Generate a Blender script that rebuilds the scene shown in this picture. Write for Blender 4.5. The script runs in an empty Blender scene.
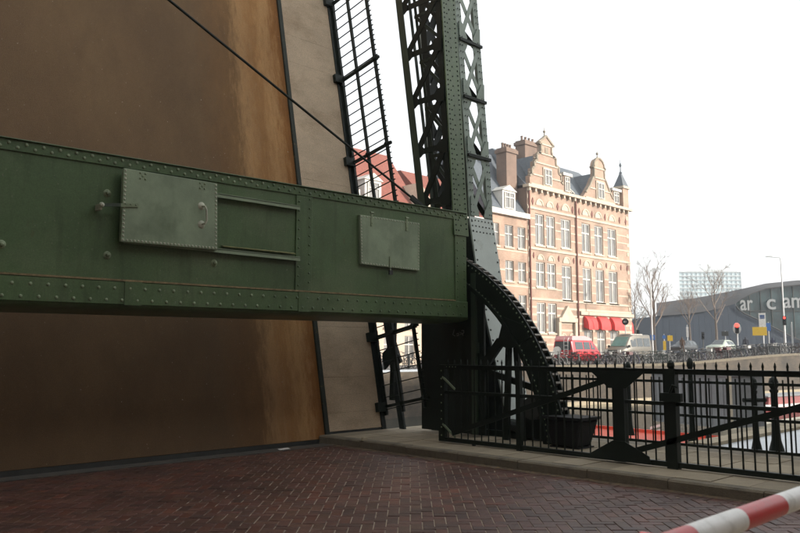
import bpy, bmesh, math, random
from mathutils import Vector, Matrix
random.seed(7)
sc = bpy.context.scene
col = sc.collection

# ------------------------------------------------------------------ camera
F, CAMH, HOR = 775.0, 1.5, 350.0                      # measured on the 800 x 533 photograph
PITCH = math.atan((HOR - 266.5) / F)
YAW = math.atan(F / (800.0 * math.cos(PITCH)))        # view direction, clockwise from the road axis (+Y)
cam = bpy.data.objects.new('camera', bpy.data.cameras.new('camera'))
col.objects.link(cam)
cam.location = (0, 0, CAMH)
cam.rotation_euler = (math.pi / 2 + PITCH, 0, -YAW)
cam.data.sensor_fit = 'HORIZONTAL'; cam.data.sensor_width = 36
cam.data.lens = 36 * F / 800
cam.data.clip_end = 5000; cam.data.clip_start = 0.05
cam.data.dof.use_dof = True; cam.data.dof.focus_distance = 13; cam.data.dof.aperture_fstop = 4.0
sc.camera = cam

# ------------------------------------------------------------------ sky, sun, exposure
SUN_EL, SUN_AZ = math.radians(19), math.radians(152)  # azimuth clockwise from +Y (road axis)
world = bpy.data.worlds.new('World'); sc.world = world; world.use_nodes = True
wn, wl = world.node_tree.nodes, world.node_tree.links
bg = wn['Background']
sky = wn.new('ShaderNodeTexSky'); sky.sky_type = 'NISHITA'; sky.sun_disc = False
sky.sun_elevation = SUN_EL; sky.sun_rotation = SUN_AZ
sky.air_density = 1.0; sky.dust_density = 2.0; sky.ozone_density = 1.0; sky.altitude = 0
hs = wn.new('ShaderNodeHueSaturation'); hs.inputs['Saturation'].default_value = 0.30
wl.new(sky.outputs[0], hs.inputs['Color'])
veil = wn.new('ShaderNodeMix'); veil.data_type = 'RGBA'; veil.inputs[0].default_value = 0.72     # even white high haze over the blue
veil.inputs[7].default_value = (2.6, 2.68, 2.68, 1)
wl.new(hs.outputs[0], veil.inputs[6]); wl.new(veil.outputs[2], bg.inputs['Color'])
bg.inputs['Strength'].default_value = 0.15
sun = bpy.data.objects.new('sun', bpy.data.lights.new('sun', 'SUN')); col.objects.link(sun)
sun.data.energy = 2.1; sun.data.angle = math.radians(0.9); sun.data.color = (1.0, 0.92, 0.82)
sdir = Vector((math.cos(SUN_EL) * math.sin(SUN_AZ), math.cos(SUN_EL) * math.cos(SUN_AZ), math.sin(SUN_EL)))
sun.rotation_euler = (-sdir).to_track_quat('-Z', 'Y').to_euler(); sun.location = (0, -20, 30)
vs = sc.view_settings
vs.view_transform = 'Standard'; vs.look = 'None'; vs.gamma = 1.0; vs.exposure = 1.62
vs.use_curve_mapping = False
sc.render.engine = 'CYCLES'
sc.cycles.max_bounces = 7; sc.cycles.volume_bounces = 0

# ------------------------------------------------------------------ pixel -> direction helpers
_fw = Vector((math.sin(YAW) * math.cos(PITCH), math.cos(YAW) * math.cos(PITCH), math.sin(PITCH)))
_rt = Vector((math.cos(YAW), -math.sin(YAW), 0)); _up = _rt.cross(_fw)
C0 = Vector((0, 0, CAMH))
def ray(x, y): return _rt * ((x - 400) / F) - _up * ((y - 266.5) / F) + _fw
def onX(x, y, X): d = ray(x, y); return C0 + d * (X / d.x)
def onY(x, y, Y): d = ray(x, y); return C0 + d * (Y / d.y)
def onZ(x, y, z=0.0): d = ray(x, y); return C0 + d * ((z - CAMH) / d.z)
def atD(x, depth, z=0.0):
    d = ray(x, HOR); d.z = 0; d = d / d.dot(_fw) * depth; return Vector((d.x, d.y, z))
def zat(y, depth): return CAMH + (HOR - y) / F * depth
def proj(p):
    v = Vector(p) - C0; d = v.dot(_fw); return 400 + F * v.dot(_rt) / d, 266.5 - F * v.dot(_up) / d, d

# ------------------------------------------------------------------ materials
MATS = {}
def mat(name, c, rough=.6, metal=0.0, var=.25, scale=3.0, bump=.15, bscale=40.0, dirt=None, dscale=2.0, dlo=.55, dhi=.7,
        stretch=(1, 1, 1), spec=.5, tint=False, trans=0, alpha=1, emit=None, fine=0.0, finescale=150.0):
    if name in MATS: return MATS[name]
    m = bpy.data.materials.new(name); m.use_nodes = True; MATS[name] = m
    n, l = m.node_tree.nodes, m.node_tree.links
    b = n['Principled BSDF']
    tc = n.new('ShaderNodeTexCoord'); mp = n.new('ShaderNodeMapping'); mp.inputs['Scale'].default_value = stretch
    l.new(tc.outputs['Object'], mp.inputs['Vector'])
    no = n.new('ShaderNodeTexNoise'); no.inputs['Scale'].default_value = scale; no.inputs['Detail'].default_value = 7
    no.inputs['Roughness'].default_value = .62
    l.new(mp.outputs[0], no.inputs['Vector'])
    cr = n.new('ShaderNodeValToRGB'); cr.color_ramp.elements[0].position = .3; cr.color_ramp.elements[1].position = .7
    cr.color_ramp.elements[0].color = (c[0] * (1 - var), c[1] * (1 - var), c[2] * (1 - var), 1)
    cr.color_ramp.elements[1].color = (min(1, c[0] * (1 + var)), min(1, c[1] * (1 + var)), min(1, c[2] * (1 + var)), 1)
    l.new(no.outputs['Fac'], cr.inputs['Fac'])
    out = cr.outputs['Color']
    if dirt:
        n2 = n.new('ShaderNodeTexNoise'); n2.inputs['Scale'].default_value = dscale; n2.inputs['Detail'].default_value = 9
        n2.inputs['Roughness'].default_value = .68
        l.new(mp.outputs[0], n2.inputs['Vector'])
        mr = n.new('ShaderNodeMapRange'); mr.inputs[1].default_value = dlo; mr.inputs[2].default_value = dhi
        l.new(n2.outputs['Fac'], mr.inputs[0])
        mx = n.new('ShaderNodeMix'); mx.data_type = 'RGBA'
        l.new(mr.outputs[0], mx.inputs[0]); l.new(out, mx.inputs[6]); mx.inputs[7].default_value = (*dirt, 1)
        out = mx.outputs[2]
    if fine:
        n3 = n.new('ShaderNodeTexNoise'); n3.inputs['Scale'].default_value = finescale; n3.inputs['Detail'].default_value = 2
        l.new(tc.outputs['Object'], n3.inputs['Vector'])
        mr3 = n.new('ShaderNodeMapRange'); mr3.inputs[1].default_value = .3; mr3.inputs[2].default_value = .7
        mr3.inputs[3].default_value = 1 - fine; mr3.inputs[4].default_value = 1 + fine
        l.new(n3.outputs['Fac'], mr3.inputs[0])
        mx3 = n.new('ShaderNodeMix'); mx3.data_type = 'RGBA'; mx3.blend_type = 'MULTIPLY'; mx3.inputs[0].default_value = 1
        l.new(out, mx3.inputs[6]); l.new(mr3.outputs[0], mx3.inputs[7]); out = mx3.outputs[2]
    if tint:
        at = n.new('ShaderNodeAttribute'); at.attribute_name = 'tint'
        mx4 = n.new('ShaderNodeMix'); mx4.data_type = 'RGBA'; mx4.blend_type = 'MULTIPLY'; mx4.inputs[0].default_value = 1
        l.new(out, mx4.inputs[6]); l.new(at.outputs['Color'], mx4.inputs[7]); out = mx4.outputs[2]
    l.new(out, b.inputs['Base Color'])
    b.inputs['Roughness'].default_value = rough; b.inputs['Metallic'].default_value = metal
    b.inputs['Specular IOR Level'].default_value = spec
    b.inputs['Transmission Weight'].default_value = trans
    b.inputs['Alpha'].default_value = alpha
    if emit:
        b.inputs['Emission Color'].default_value = (*emit[0], 1); b.inputs['Emission Strength'].default_value = emit[1]
    if bump:
        nb = n.new('ShaderNodeTexNoise'); nb.inputs['Scale'].default_value = bscale; nb.inputs['Detail'].default_value = 4
        l.new(tc.outputs['Object'], nb.inputs['Vector'])
        bp = n.new('ShaderNodeBump'); bp.inputs['Strength'].default_value = bump; bp.inputs['Distance'].default_value = .02
        l.new(nb.outputs['Fac'], bp.inputs['Height']); l.new(bp.outputs[0], b.inputs['Normal'])
    return m
def brickmat(name, c1, c2, mortar, bw=.22, bh=.065, rough=.8, along='X', dirt=None):
    m = bpy.data.materials.new(name); m.use_nodes = True; MATS[name] = m
    n, l = m.node_tree.nodes, m.node_tree.links; b = n['Principled BSDF']
    tc = n.new('ShaderNodeTexCoord'); sp = n.new('ShaderNodeSeparateXYZ'); cb = n.new('ShaderNodeCombineXYZ')
    l.new(tc.outputs['Object'], sp.inputs[0])
    ad = n.new('ShaderNodeMath'); l.new(sp.outputs['X'], ad.inputs[0]); l.new(sp.outputs['Y'], ad.inputs[1])
    l.new(ad.outputs[0], cb.inputs[0]); l.new(sp.outputs['Z'], cb.inputs[1])
    br = n.new('ShaderNodeTexBrick'); l.new(cb.outputs[0], br.inputs['Vector'])
    br.inputs['Scale'].default_value = 1; br.inputs['Brick Width'].default_value = bw; br.inputs['Row Height'].default_value = bh
    br.inputs['Mortar Size'].default_value = .006; br.inputs['Color1'].default_value = (*c1, 1)
    br.inputs['Color2'].default_value = (*c2, 1); br.inputs['Mortar'].default_value = (*mortar, 1)
    no = n.new('ShaderNodeTexNoise'); no.inputs['Scale'].default_value = .6; no.inputs['Detail'].default_value = 8
    l.new(tc.outputs['Object'], no.inputs['Vector'])
    mr = n.new('ShaderNodeMapRange'); mr.inputs[1].default_value = .3; mr.inputs[2].default_value = .7
    mr.inputs[3].default_value = .72; mr.inputs[4].default_value = 1.2; l.new(no.outputs['Fac'], mr.inputs[0])
    mx = n.new('ShaderNodeMix'); mx.data_type = 'RGBA'; mx.blend_type = 'MULTIPLY'; mx.inputs[0].default_value = 1
    l.new(br.outputs['Color'], mx.inputs[6]); l.new(mr.outputs[0], mx.inputs[7])
    l.new(mx.outputs[2], b.inputs['Base Color']); b.inputs['Roughness'].default_value = rough
    return m
GREEN = mat('green_bridge_paint', (.074, .124, .054), .38, var=.22, scale=1.0, bump=.10, bscale=7, dirt=(.135, .175, .095), dscale=.9, dlo=.50, dhi=.82, spec=.5, fine=.14, finescale=60)
GREENH = mat('chalky_hatch_paint', (.225, .285, .185), .62, var=.2, scale=2.2, bump=.1, bscale=14, dirt=(.11, .15, .085), dscale=1.3, dlo=.52, dhi=.8, fine=.08)
GREENR = mat('worn_rivet_paint', (.20, .25, .15), .5, var=.3, scale=2, bump=0)
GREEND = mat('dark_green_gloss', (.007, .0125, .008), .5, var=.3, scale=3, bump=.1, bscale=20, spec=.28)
PALE2 = mat('lattice_glare_tone', (.25, .31, .26), .5, var=.2, scale=2, bump=.08, bscale=12, dirt=(.10, .13, .09), dscale=2.5, dlo=.5, dhi=.75)  # glare on the upper lattice put into the colour
PALE = mat('pale_glare_tone', (.50, .56, .52), .5, var=.1, scale=1.5, bump=.08, bscale=12, dirt=(.22, .25, .21), dscale=2.5, dlo=.6, dhi=.8)  # hazy glare on the tower front painted in as a pale tone
RIVD = mat('dark_rivet', (.05, .06, .05), .6, var=.2, bump=0)
STRIPG = mat('mossy_edge_steel', (.018, .024, .014), .6, var=.4, scale=6, bump=.2, dirt=(.16, .12, .03), dscale=9, dlo=.62, dhi=.72)
DECK = mat('brown_deck_surface', (.15, .09, .042), .85, var=.14, scale=1.2, bump=.35, bscale=160, dirt=(.21, .13, .06), dscale=.5, dlo=.45, dhi=.75, stretch=(1, 1, .5), fine=.35, finescale=220)
PLANK = mat('weathered_deck_plank', (.62, .485, .34), .85, var=.14, scale=1.5, bump=.3, bscale=60, dirt=(.36, .25, .15), dscale=1.4, dlo=.5, dhi=.8, stretch=(.8, 1, 1.4), fine=.25, finescale=120)
DIRT = mat('tan_dirt', (.22, .17, .09), .95, var=.4, scale=14, bump=.3, bscale=90)
GDIRT = mat('gutter_dirt', (.10, .072, .048), .95, var=.5, scale=9, bump=.4, bscale=60, dirt=(.17, .115, .06), dscale=14, dlo=.5, dhi=.6)
GREENM = mat('mid_green_paint', (.028, .045, .026), .5, var=.25, scale=3, bump=.1)
BRICK = mat('road_brick', (.088, .040, .029), .42, var=.25, scale=5, bump=.4, bscale=70, tint=True, fine=.25, finescale=130, spec=.5)
SAND = mat('joint_sand', (.42, .345, .26), .95, var=.3, scale=12, bump=.4, bscale=150)
STEELD = mat('dark_steel', (.03, .032, .028), .55, var=.3, scale=8, bump=.15)
KERB = mat('kerb_stone', (.165, .138, .095), .85, var=.25, scale=3, bump=.4, bscale=60, dirt=(.07, .06, .045), dscale=3, dlo=.5, dhi=.7, fine=.25)
SLAB = mat('pavement_slab', (.29, .245, .175), .85, var=.22, scale=2, bump=.35, bscale=80, dirt=(.13, .11, .08), dscale=1.7, dlo=.5, dhi=.72, tint=True, fine=.2)
QUAYA = mat('quay_asphalt', (.15, .145, .135), .85, var=.2, scale=1.5, bump=.3, bscale=120, fine=.3)
COPE = mat('coping_stone', (.34, .285, .19), .8, var=.2, scale=3, bump=.3)
REDP = mat('barrier_red', (.46, .008, .008), .35, var=.08, scale=8, bump=.03, dirt=(.24, .03, .025), dscale=12, dlo=.52, dhi=.75)
WHITEP = mat('barrier_white', (.74, .73, .70), .4, var=.06, scale=8, bump=.03, dirt=(.42, .40, .36), dscale=10, dlo=.5, dhi=.75)
BLACK = mat('black_rubber', (.009, .009, .009), .7, var=.3, bump=.1, spec=.25)
GLASSD = mat('window_glass', (.17, .165, .155), .08, var=.3, scale=.7, bump=0, spec=.8)
FRAMEW = mat('white_window_frame', (.56, .535, .48), .6, var=.06, bump=0)
STONEG = mat('weathered_gable_stone', (.26, .22, .165), .85, var=.3, scale=2.5, bump=.2)
STONEW = mat('white_stone', (.47, .395, .305), .75, var=.12, scale=2, bump=.1)
SLATE = mat('slate_roof', (.085, .10, .115), .6, var=.25, scale=3, bump=.2, bscale=30, stretch=(1, 1, 3))
REDTILE = mat('red_roof_tile', (.20, .062, .042), .8, var=.25, scale=5, bump=.2, bscale=25)
BK_MAIN = brickmat('pale_orange_brick', (.385, .255, .185), (.32, .205, .145), (.39, .315, .245))
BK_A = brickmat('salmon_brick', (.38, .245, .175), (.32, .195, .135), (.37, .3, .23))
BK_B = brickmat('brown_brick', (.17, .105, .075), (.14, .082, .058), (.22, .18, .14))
BK_C = brickmat('cream_render_brick', (.55, .44, .33), (.50, .40, .30), (.5, .42, .33))
BK_Q = brickmat('quay_wall_brick', (.078, .058, .037), (.05, .038, .025), (.065, .053, .038), bw=.3, bh=.1)
AWN = mat('red_awning', (.66, .045, .04), .7, var=.12, scale=3, bump=.05)
ANCH = mat('iron_wall_anchor', (.16, .05, .035), .7, var=.2, bump=0)
VRED = mat('red_van_paint', (.55, .02, .03), .3, var=.05, bump=0, spec=.6)
VPINK = mat('faded_pink_paint', (.66, .30, .30), .4, var=.1, bump=0)
VSIL = mat('beige_silver_paint', (.17, .157, .132), .35, metal=.3, var=.05, bump=0)
VDARK = mat('dark_car_paint', (.05, .055, .06), .25, metal=.3, var=.05, bump=0)
VGRN = mat('pale_green_car_paint', (.40, .45, .38), .3, metal=.2, var=.05, bump=0)
VGLASS = mat('car_glass', (.035, .045, .05), .06, var=.2, bump=0, spec=.8)
TEAL = mat('teal_windscreen', (.10, .22, .20), .1, var=.2, bump=0, spec=.8)
CHROME = mat('bare_metal', (.5, .5, .5), .35, metal=.8, var=.1, bump=0)
LAMPW = mat('lamp_lens', (.7, .7, .66), .2, var=.05, bump=0)
BIKE1 = mat('bike_black', (.03, .03, .032), .5, var=.3, bump=0)
ZINC = mat('dark_blue_zinc', (.026, .039, .058), .6, metal=0, spec=.3, var=.12, scale=.25, bump=.05, bscale=3)
ZROOF = mat('grey_zinc_roof', (.048, .046, .046), .65, metal=0, spec=.25, var=.15, scale=.3, bump=0)
PAVIL = mat('pavilion_glass', (.03, .055, .058), .12, var=.6, scale=.4, bump=0, spec=.4)
LETTER = mat('white_letter', (.27, .28, .28), .5, var=.03, bump=0)
TOWG = mat('hazed_blue_glass', (.46, .56, .58), .15, var=.15, scale=.05, bump=0)  # distance haze put into the pale glass colour
TOWF = mat('hazed_floor_band', (.55, .58, .58), .5, var=.05, bump=0)  # lightened likewise, haze put into the colour
BARK = mat('grey_bark', (.12, .095, .075), .9, var=.3, scale=5, bump=.3)
TWIG = mat('bare_twigs', (.22, .175, .145), .9, var=.3, scale=2, bump=0)
ASPH = mat('street_asphalt', (.11, .105, .10), .85, var=.2, scale=.8, bump=.2, bscale=40)
ORANGE = mat('orange_red_hull', (.55, .05, .012), .5, var=.15, scale=1.5, bump=.08, dirt=(.3, .06, .03), dscale=2, dlo=.55, dhi=.8)
DKRED = mat('dark_red_hull', (.19, .018, .016), .5, var=.15, scale=1.5, bump=.08)
GREYC = mat('grey_container_paint', (.21, .22, .222), .6, var=.1, scale=1, bump=.08, dirt=(.14, .14, .14), dscale=2, dlo=.55, dhi=.8)
CREAM = mat('cream_paint', (.62, .56, .42), .6, var=.12, bump=.05)
POLE = mat('galvanised_pole', (.42, .43, .43), .5, metal=.3, var=.1, bump=0)
YELLOW = mat('yellow_sign', (.78, .50, .03), .5, var=.05, bump=0)
BLUE = mat('blue_sign', (.05, .16, .45), .5, var=.05, bump=0)
REDLAMP = mat('red_signal_lens', (.7, .02, .02), .3, var=.02, bump=0, emit=((1, .03, .02), 2.5))
REDLENS = mat('red_reflector', (.7, .02, .01), .2, var=.05, bump=0)
TREEFAR = mat('haze_tinted_trees', (.15, .17, .17), .9, var=.25, scale=.3, bump=0)  # grey-blue crowns carry the distance haze in their colour
CLOTH1 = mat('dark_coat', (.03, .032, .045), .9, var=.2, bump=0)
def watermat():
    m = bpy.data.materials.new('canal_water'); m.use_nodes = True
    n, l = m.node_tree.nodes, m.node_tree.links; b = n['Principled BSDF']
    b.inputs['Base Color'].default_value = (.035, .04, .032, 1); b.inputs['Roughness'].default_value = .08
    b.inputs['IOR'].default_value = 1.33
    tc = n.new('ShaderNodeTexCoord'); no = n.new('ShaderNodeTexNoise'); no.inputs['Scale'].default_value = 1.3; no.inputs['Detail'].default_value = 4
    l.new(tc.outputs['Object'], no.inputs['Vector'])
    bp = n.new('ShaderNodeBump'); bp.inputs['Strength'].default_value = .25; bp.inputs['Distance'].default_value = .06
    l.new(no.outputs['Fac'], bp.inputs['Height']); l.new(bp.outputs[0], b.inputs['Normal'])
    return m
WATER = watermat()

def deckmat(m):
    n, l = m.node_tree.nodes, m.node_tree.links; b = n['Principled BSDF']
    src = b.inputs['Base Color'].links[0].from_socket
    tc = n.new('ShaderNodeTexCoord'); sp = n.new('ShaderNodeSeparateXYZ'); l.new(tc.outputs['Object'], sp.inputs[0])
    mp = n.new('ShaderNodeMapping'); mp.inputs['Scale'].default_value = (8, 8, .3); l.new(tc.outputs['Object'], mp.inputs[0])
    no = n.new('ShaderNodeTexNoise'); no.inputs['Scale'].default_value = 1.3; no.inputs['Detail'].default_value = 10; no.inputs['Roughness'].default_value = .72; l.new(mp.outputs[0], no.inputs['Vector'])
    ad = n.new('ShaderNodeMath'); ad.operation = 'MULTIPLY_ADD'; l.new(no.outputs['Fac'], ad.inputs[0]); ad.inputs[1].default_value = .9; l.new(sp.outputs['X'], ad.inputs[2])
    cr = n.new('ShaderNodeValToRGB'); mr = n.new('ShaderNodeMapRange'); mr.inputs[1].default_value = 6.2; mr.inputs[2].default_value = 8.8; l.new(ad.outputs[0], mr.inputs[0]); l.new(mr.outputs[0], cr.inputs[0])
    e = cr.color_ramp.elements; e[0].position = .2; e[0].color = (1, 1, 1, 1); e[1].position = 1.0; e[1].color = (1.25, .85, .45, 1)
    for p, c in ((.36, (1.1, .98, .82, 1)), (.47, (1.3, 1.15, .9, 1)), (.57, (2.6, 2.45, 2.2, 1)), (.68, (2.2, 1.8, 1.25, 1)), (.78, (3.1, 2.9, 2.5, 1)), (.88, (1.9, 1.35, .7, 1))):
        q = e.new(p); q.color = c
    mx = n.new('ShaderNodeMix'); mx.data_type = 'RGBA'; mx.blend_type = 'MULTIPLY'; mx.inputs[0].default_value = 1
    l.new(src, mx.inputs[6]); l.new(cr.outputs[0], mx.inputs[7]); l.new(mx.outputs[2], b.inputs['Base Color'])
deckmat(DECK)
def worldpatch(m, scale, lo, hi):
    n, l = m.node_tree.nodes, m.node_tree.links; b = n['Principled BSDF']; src = b.inputs['Base Color'].links[0].from_socket
    ge = n.new('ShaderNodeNewGeometry'); no = n.new('ShaderNodeTexNoise'); no.inputs['Scale'].default_value = scale; no.inputs['Detail'].default_value = 8; no.inputs['Roughness'].default_value = .65
    l.new(ge.outputs['Position'], no.inputs['Vector']); mr = n.new('ShaderNodeMapRange'); mr.inputs[1].default_value = .32; mr.inputs[2].default_value = .68; mr.inputs[3].default_value = lo; mr.inputs[4].default_value = hi
    l.new(no.outputs['Fac'], mr.inputs[0]); mx = n.new('ShaderNodeMix'); mx.data_type = 'RGBA'; mx.blend_type = 'MULTIPLY'; mx.inputs[0].default_value = 1
    l.new(src, mx.inputs[6]); l.new(mr.outputs[0], mx.inputs[7]); l.new(mx.outputs[2], b.inputs['Base Color'])
def wear(m, col_, scale, stretch, lo, hi, amount=1.0, detail=6):
    n, l = m.node_tree.nodes, m.node_tree.links; b = n['Principled BSDF']; src = b.inputs['Base Color'].links[0].from_socket
    tc = n.new('ShaderNodeTexCoord'); mp = n.new('ShaderNodeMapping'); mp.inputs['Scale'].default_value = stretch; mp.inputs['Location'].default_value = (scale, 3.1, 7.7)
    l.new(tc.outputs['Object'], mp.inputs[0]); no = n.new('ShaderNodeTexNoise'); no.inputs['Scale'].default_value = scale; no.inputs['Detail'].default_value = detail; no.inputs['Roughness'].default_value = .7
    l.new(mp.outputs[0], no.inputs['Vector']); mr = n.new('ShaderNodeMapRange'); mr.inputs[1].default_value = lo; mr.inputs[2].default_value = hi; mr.inputs[4].default_value = amount
    l.new(no.outputs['Fac'], mr.inputs[0]); mx = n.new('ShaderNodeMix'); mx.data_type = 'RGBA'
    l.new(mr.outputs[0], mx.inputs[0]); l.new(src, mx.inputs[6]); mx.inputs[7].default_value = (*col_, 1); l.new(mx.outputs[2], b.inputs['Base Color'])
worldpatch(BRICK, .9, .6, 1.35); worldpatch(BK_Q, .35, .5, 1.4); worldpatch(BK_MAIN, .25, .82, 1.15); worldpatch(BK_A, .3, .8, 1.15)
wear(GREEN, (.03, .05, .022), 2.0, (3, 3, .35), .52, .78, .7)          # dark rain streaks
wear(GREEN, (.20, .21, .15), 30, (1, 1, 1), .66, .70, .8, 3)             # pale chips
wear(GREEN, (.10, .055, .02), 6, (2, 2, .5), .64, .8, .7)              # rust bloom
wear(GREENH, (.10, .12, .07), 2.4, (3, 3, .35), .55, .8, .5)
wear(GREENH, (.12, .07, .03), 9, (2, 2, .6), .72, .8, .5)
wear(DECK, (.50, .42, .32), 26, (1, 1, 1), .735, .75, .9, 2)             # pale flecks
wear(DECK, (.10, .058, .026), 1.1, (1.2, 1.2, .45), .56, .78, .45)       # dull patches
wear(DECK, (.21, .15, .095), 40, (1, 1, 1), .66, .72, .5, 2)
wear(PLANK, (.12, .08, .05), 18, (1, 1, 1), .72, .76, .8, 3)
wear(KERB, (.06, .055, .03), 3, (1, 1, 1), .55, .75, .6)
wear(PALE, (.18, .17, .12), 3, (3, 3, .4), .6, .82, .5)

# ------------------------------------------------------------------ mesh builder
class MB:
    def __init__(s, xf=None): s.v = []; s.f = []; s.xf = xf
    def add(s, vs_, fs_):
        o = len(s.v); s.v += [Vector(p) for p in vs_]; s.f += [tuple(i + o for i in q) for q in fs_]; return s
    def box(s, x0, x1, y0, y1, z0, z1):
        return s.add([(x0, y0, z0), (x1, y0, z0), (x1, y1, z0), (x0, y1, z0), (x0, y0, z1), (x1, y0, z1), (x1, y1, z1), (x0, y1, z1)],
                     [(3, 2, 1, 0), (4, 5, 6, 7), (0, 1, 5, 4), (1, 2, 6, 5), (2, 3, 7, 6), (3, 0, 4, 7)])
    def bar(s, a, b, w, t, n=(0, -1, 0)):
        a = Vector(a); b = Vector(b); d = (b - a).normalized(); n = Vector(n); n = (n - d * n.dot(d)).normalized(); u = d.cross(n)
        p = []
        for c in (a, b):
            for i, j in ((-1, -1), (1, -1), (1, 1), (-1, 1)): p.append(c + u * (i * w / 2) + n * (j * t / 2))
        return s.add(p, [(3, 2, 1, 0), (4, 5, 6, 7), (0, 1, 5, 4), (1, 2, 6, 5), (2, 3, 7, 6), (3, 0, 4, 7)])
    def prism(s, poly, ext):
        e = Vector(ext); k = len(poly); p = [Vector(q) for q in poly]
        nrm = Vector((0, 0, 0))
        for i in range(k): nrm += (p[i] - p[0]).cross(p[(i + 1) % k] - p[0])
        if nrm.dot(e) > 0: p.reverse()
        return s.add(p + [q + e for q in p], [tuple(range(k)), tuple(range(2 * k - 1, k - 1, -1))] +
                     [((i + 1) % k, i, i + k, (i + 1) % k + k) for i in range(k)])
    def tube(s, pts, r, n=8, caps=True):
        pts = [Vector(p) for p in pts]; rs = r if isinstance(r, (list, tuple)) else [r] * len(pts)
        o = len(s.v); prev = None
        for i, p in enumerate(pts):
            d = (pts[min(i + 1, len(pts) - 1)] - pts[max(i - 1, 0)]).normalized()
            if prev is None:
                u = d.orthogonal().normalized()
            else:
                u = (prev - d * prev.dot(d)).normalized()
            prev = u; w = d.cross(u)
            for k in range(n):
                a = 2 * math.pi * k / n; s.v.append(p + (u * math.cos(a) + w * math.sin(a)) * rs[i])
        for i in range(len(pts) - 1):
            for k in range(n):
                a, b = o + i * n + k, o + i * n + (k + 1) % n; s.f.append((a, b, b + n, a + n))
        if caps:
            s.f.append(tuple(o + k for k in range(n - 1, -1, -1))); e = o + (len(pts) - 1) * n; s.f.append(tuple(e + k for k in range(n)))
        return s
    def lathe(s, prof, c=(0, 0, 0), n=12):
        c = Vector(c); return s.tube_axis([(c + Vector((0, 0, z)), r) for r, z in prof], n)
    def tube_axis(s, pr, n):
        o = len(s.v)
        for p, r in pr:
            for k in range(n):
                a = 2 * math.pi * k / n; s.v.append(p + Vector((math.cos(a) * r, math.sin(a) * r, 0)))
        for i in range(len(pr) - 1):
            for k in range(n):
                a, b = o + i * n + k, o + i * n + (k + 1) % n; s.f.append((a, b, b + n, a + n))
        s.f.append(tuple(o + k for k in range(n - 1, -1, -1))); e = o + (len(pr) - 1) * n; s.f.append(tuple(e + k for k in range(n)))
        return s
    def rivet(s, p, n=(0, -1, 0), r=.018, h=None, seg=7):
        n = Vector(n).normalized(); u = n.orthogonal().normalized(); w = n.cross(u); p = Vector(p); h = h or r * .7
        o = len(s.v)
        for rr, hh in ((r, -.002), (r * .75, h * .7)):
            for k in range(seg):
                a = 2 * math.pi * k / seg; s.v.append(p + (u * math.cos(a) + w * math.sin(a)) * rr + n * hh)
        s.v.append(p + n * h)
        for k in range(seg):
            a, b = o + k, o + (k + 1) % seg; s.f.append((a, b, b + seg, a + seg)); s.f.append((a + seg, b + seg, o + 2 * seg))
        return s
    def mesh(s, name, m):
        me = bpy.data.meshes.new(name)
        vv = [s.xf @ p for p in s.v] if s.xf is not None else s.v
        me.from_pydata([tuple(p) for p in vv], [], s.f); me.materials.append(m); me.update(); return me
    def build(s, name, m, parent=None, label=None, kind=None, smooth=False, bevel=0):
        me = s.mesh(name, m)
        if bevel:
            bm = bmesh.new(); bm.from_mesh(me); bmesh.ops.remove_doubles(bm, verts=bm.verts, dist=1e-5)
            bmesh.ops.bevel(bm, geom=[e for e in bm.edges if len(e.link_faces) == 2 and e.calc_face_angle(0) > .6], offset=bevel, segments=1, affect='EDGES', clamp_overlap=True)
            bm.to_mesh(me); bm.free()
        if smooth:
            for p in me.polygons: p.use_smooth = True
            try: me.set_sharp_from_angle(angle=math.radians(40))
            except Exception: pass
        return link(name, me, parent, label, kind)
def link(name, me, parent=None, label=None, kind=None, loc=None):
    o = bpy.data.objects.new(name, me); col.objects.link(o)
    if loc is not None: o.location = loc
    if parent is not None:
        o.parent = parent
        if parent.type == 'EMPTY' and loc is None: o.matrix_parent_inverse = INV[parent.name]
        elif parent.parent is not None and loc is None: o.matrix_parent_inverse = Matrix.Identity(4)
    if label: o['label'] = label
    if kind: o['kind'] = kind
    return o
INV = {}
def thing(name, loc, label, cat, group=None):
    o = bpy.data.objects.new(name, None); col.objects.link(o); o.location = loc; o.empty_display_size = .2
    o['label'] = label; o['category'] = cat
    if group: o['group'] = group
    INV[o.name] = Matrix.Translation(-Vector(loc)); return o
def tag(o, label, cat, group=None):
    o['label'] = label; o['category'] = cat
    if group: o['group'] = group
    return o
def settint(me, t):
    a = me.color_attributes.new('tint', 'FLOAT_COLOR', 'POINT')
    for i in range(len(me.vertices)): a.data[i].color = (*t, 1)

# ================================================================== STRUCTURE
# ---- road: herringbone bricks at 45 degrees on a sand bed
road = MB().box(-4.5, 8.0, -12, 9.98, -.4, -.0075).build('road', SAND, kind='structure')
W_, L_ = .105, .210
r2 = math.sqrt(.5)
def uv2w(u, v): return Vector(((u + v) * r2, (u - v) * r2))
def clip(poly, a, b, c):                      # keep a*x+b*y<=c
    out = []
    for i in range(len(poly)):
        p, q = poly[i], poly[(i + 1) % len(poly)]; dp, dq = a * p.x + b * p.y - c, a * q.x + b * q.y - c
        if dp <= 0: out.append(p)
        if (dp < 0 < dq) or (dq < 0 < dp): out.append(p + (q - p) * (dp / (dp - dq)))
    return out
def area(p): return abs(sum(p[i].x * p[(i + 1) % len(p)].y - p[(i + 1) % len(p)].x * p[i].y for i in range(len(p)))) / 2
def btint():
    r = random.random(); v = random.uniform(.82, 1.18)
    if r < .08: return (v * .72, v * .76, v * .8)
    if r < .2: return (v * 1.2, v * .95, v * .82)
    return (v, v * random.uniform(.93, 1.06), v * random.uniform(.92, 1.06))
GAP, CH, EX, EY0, EY1 = .0040, .0035, 7.77, 2.0, 9.66
cand = []
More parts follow.
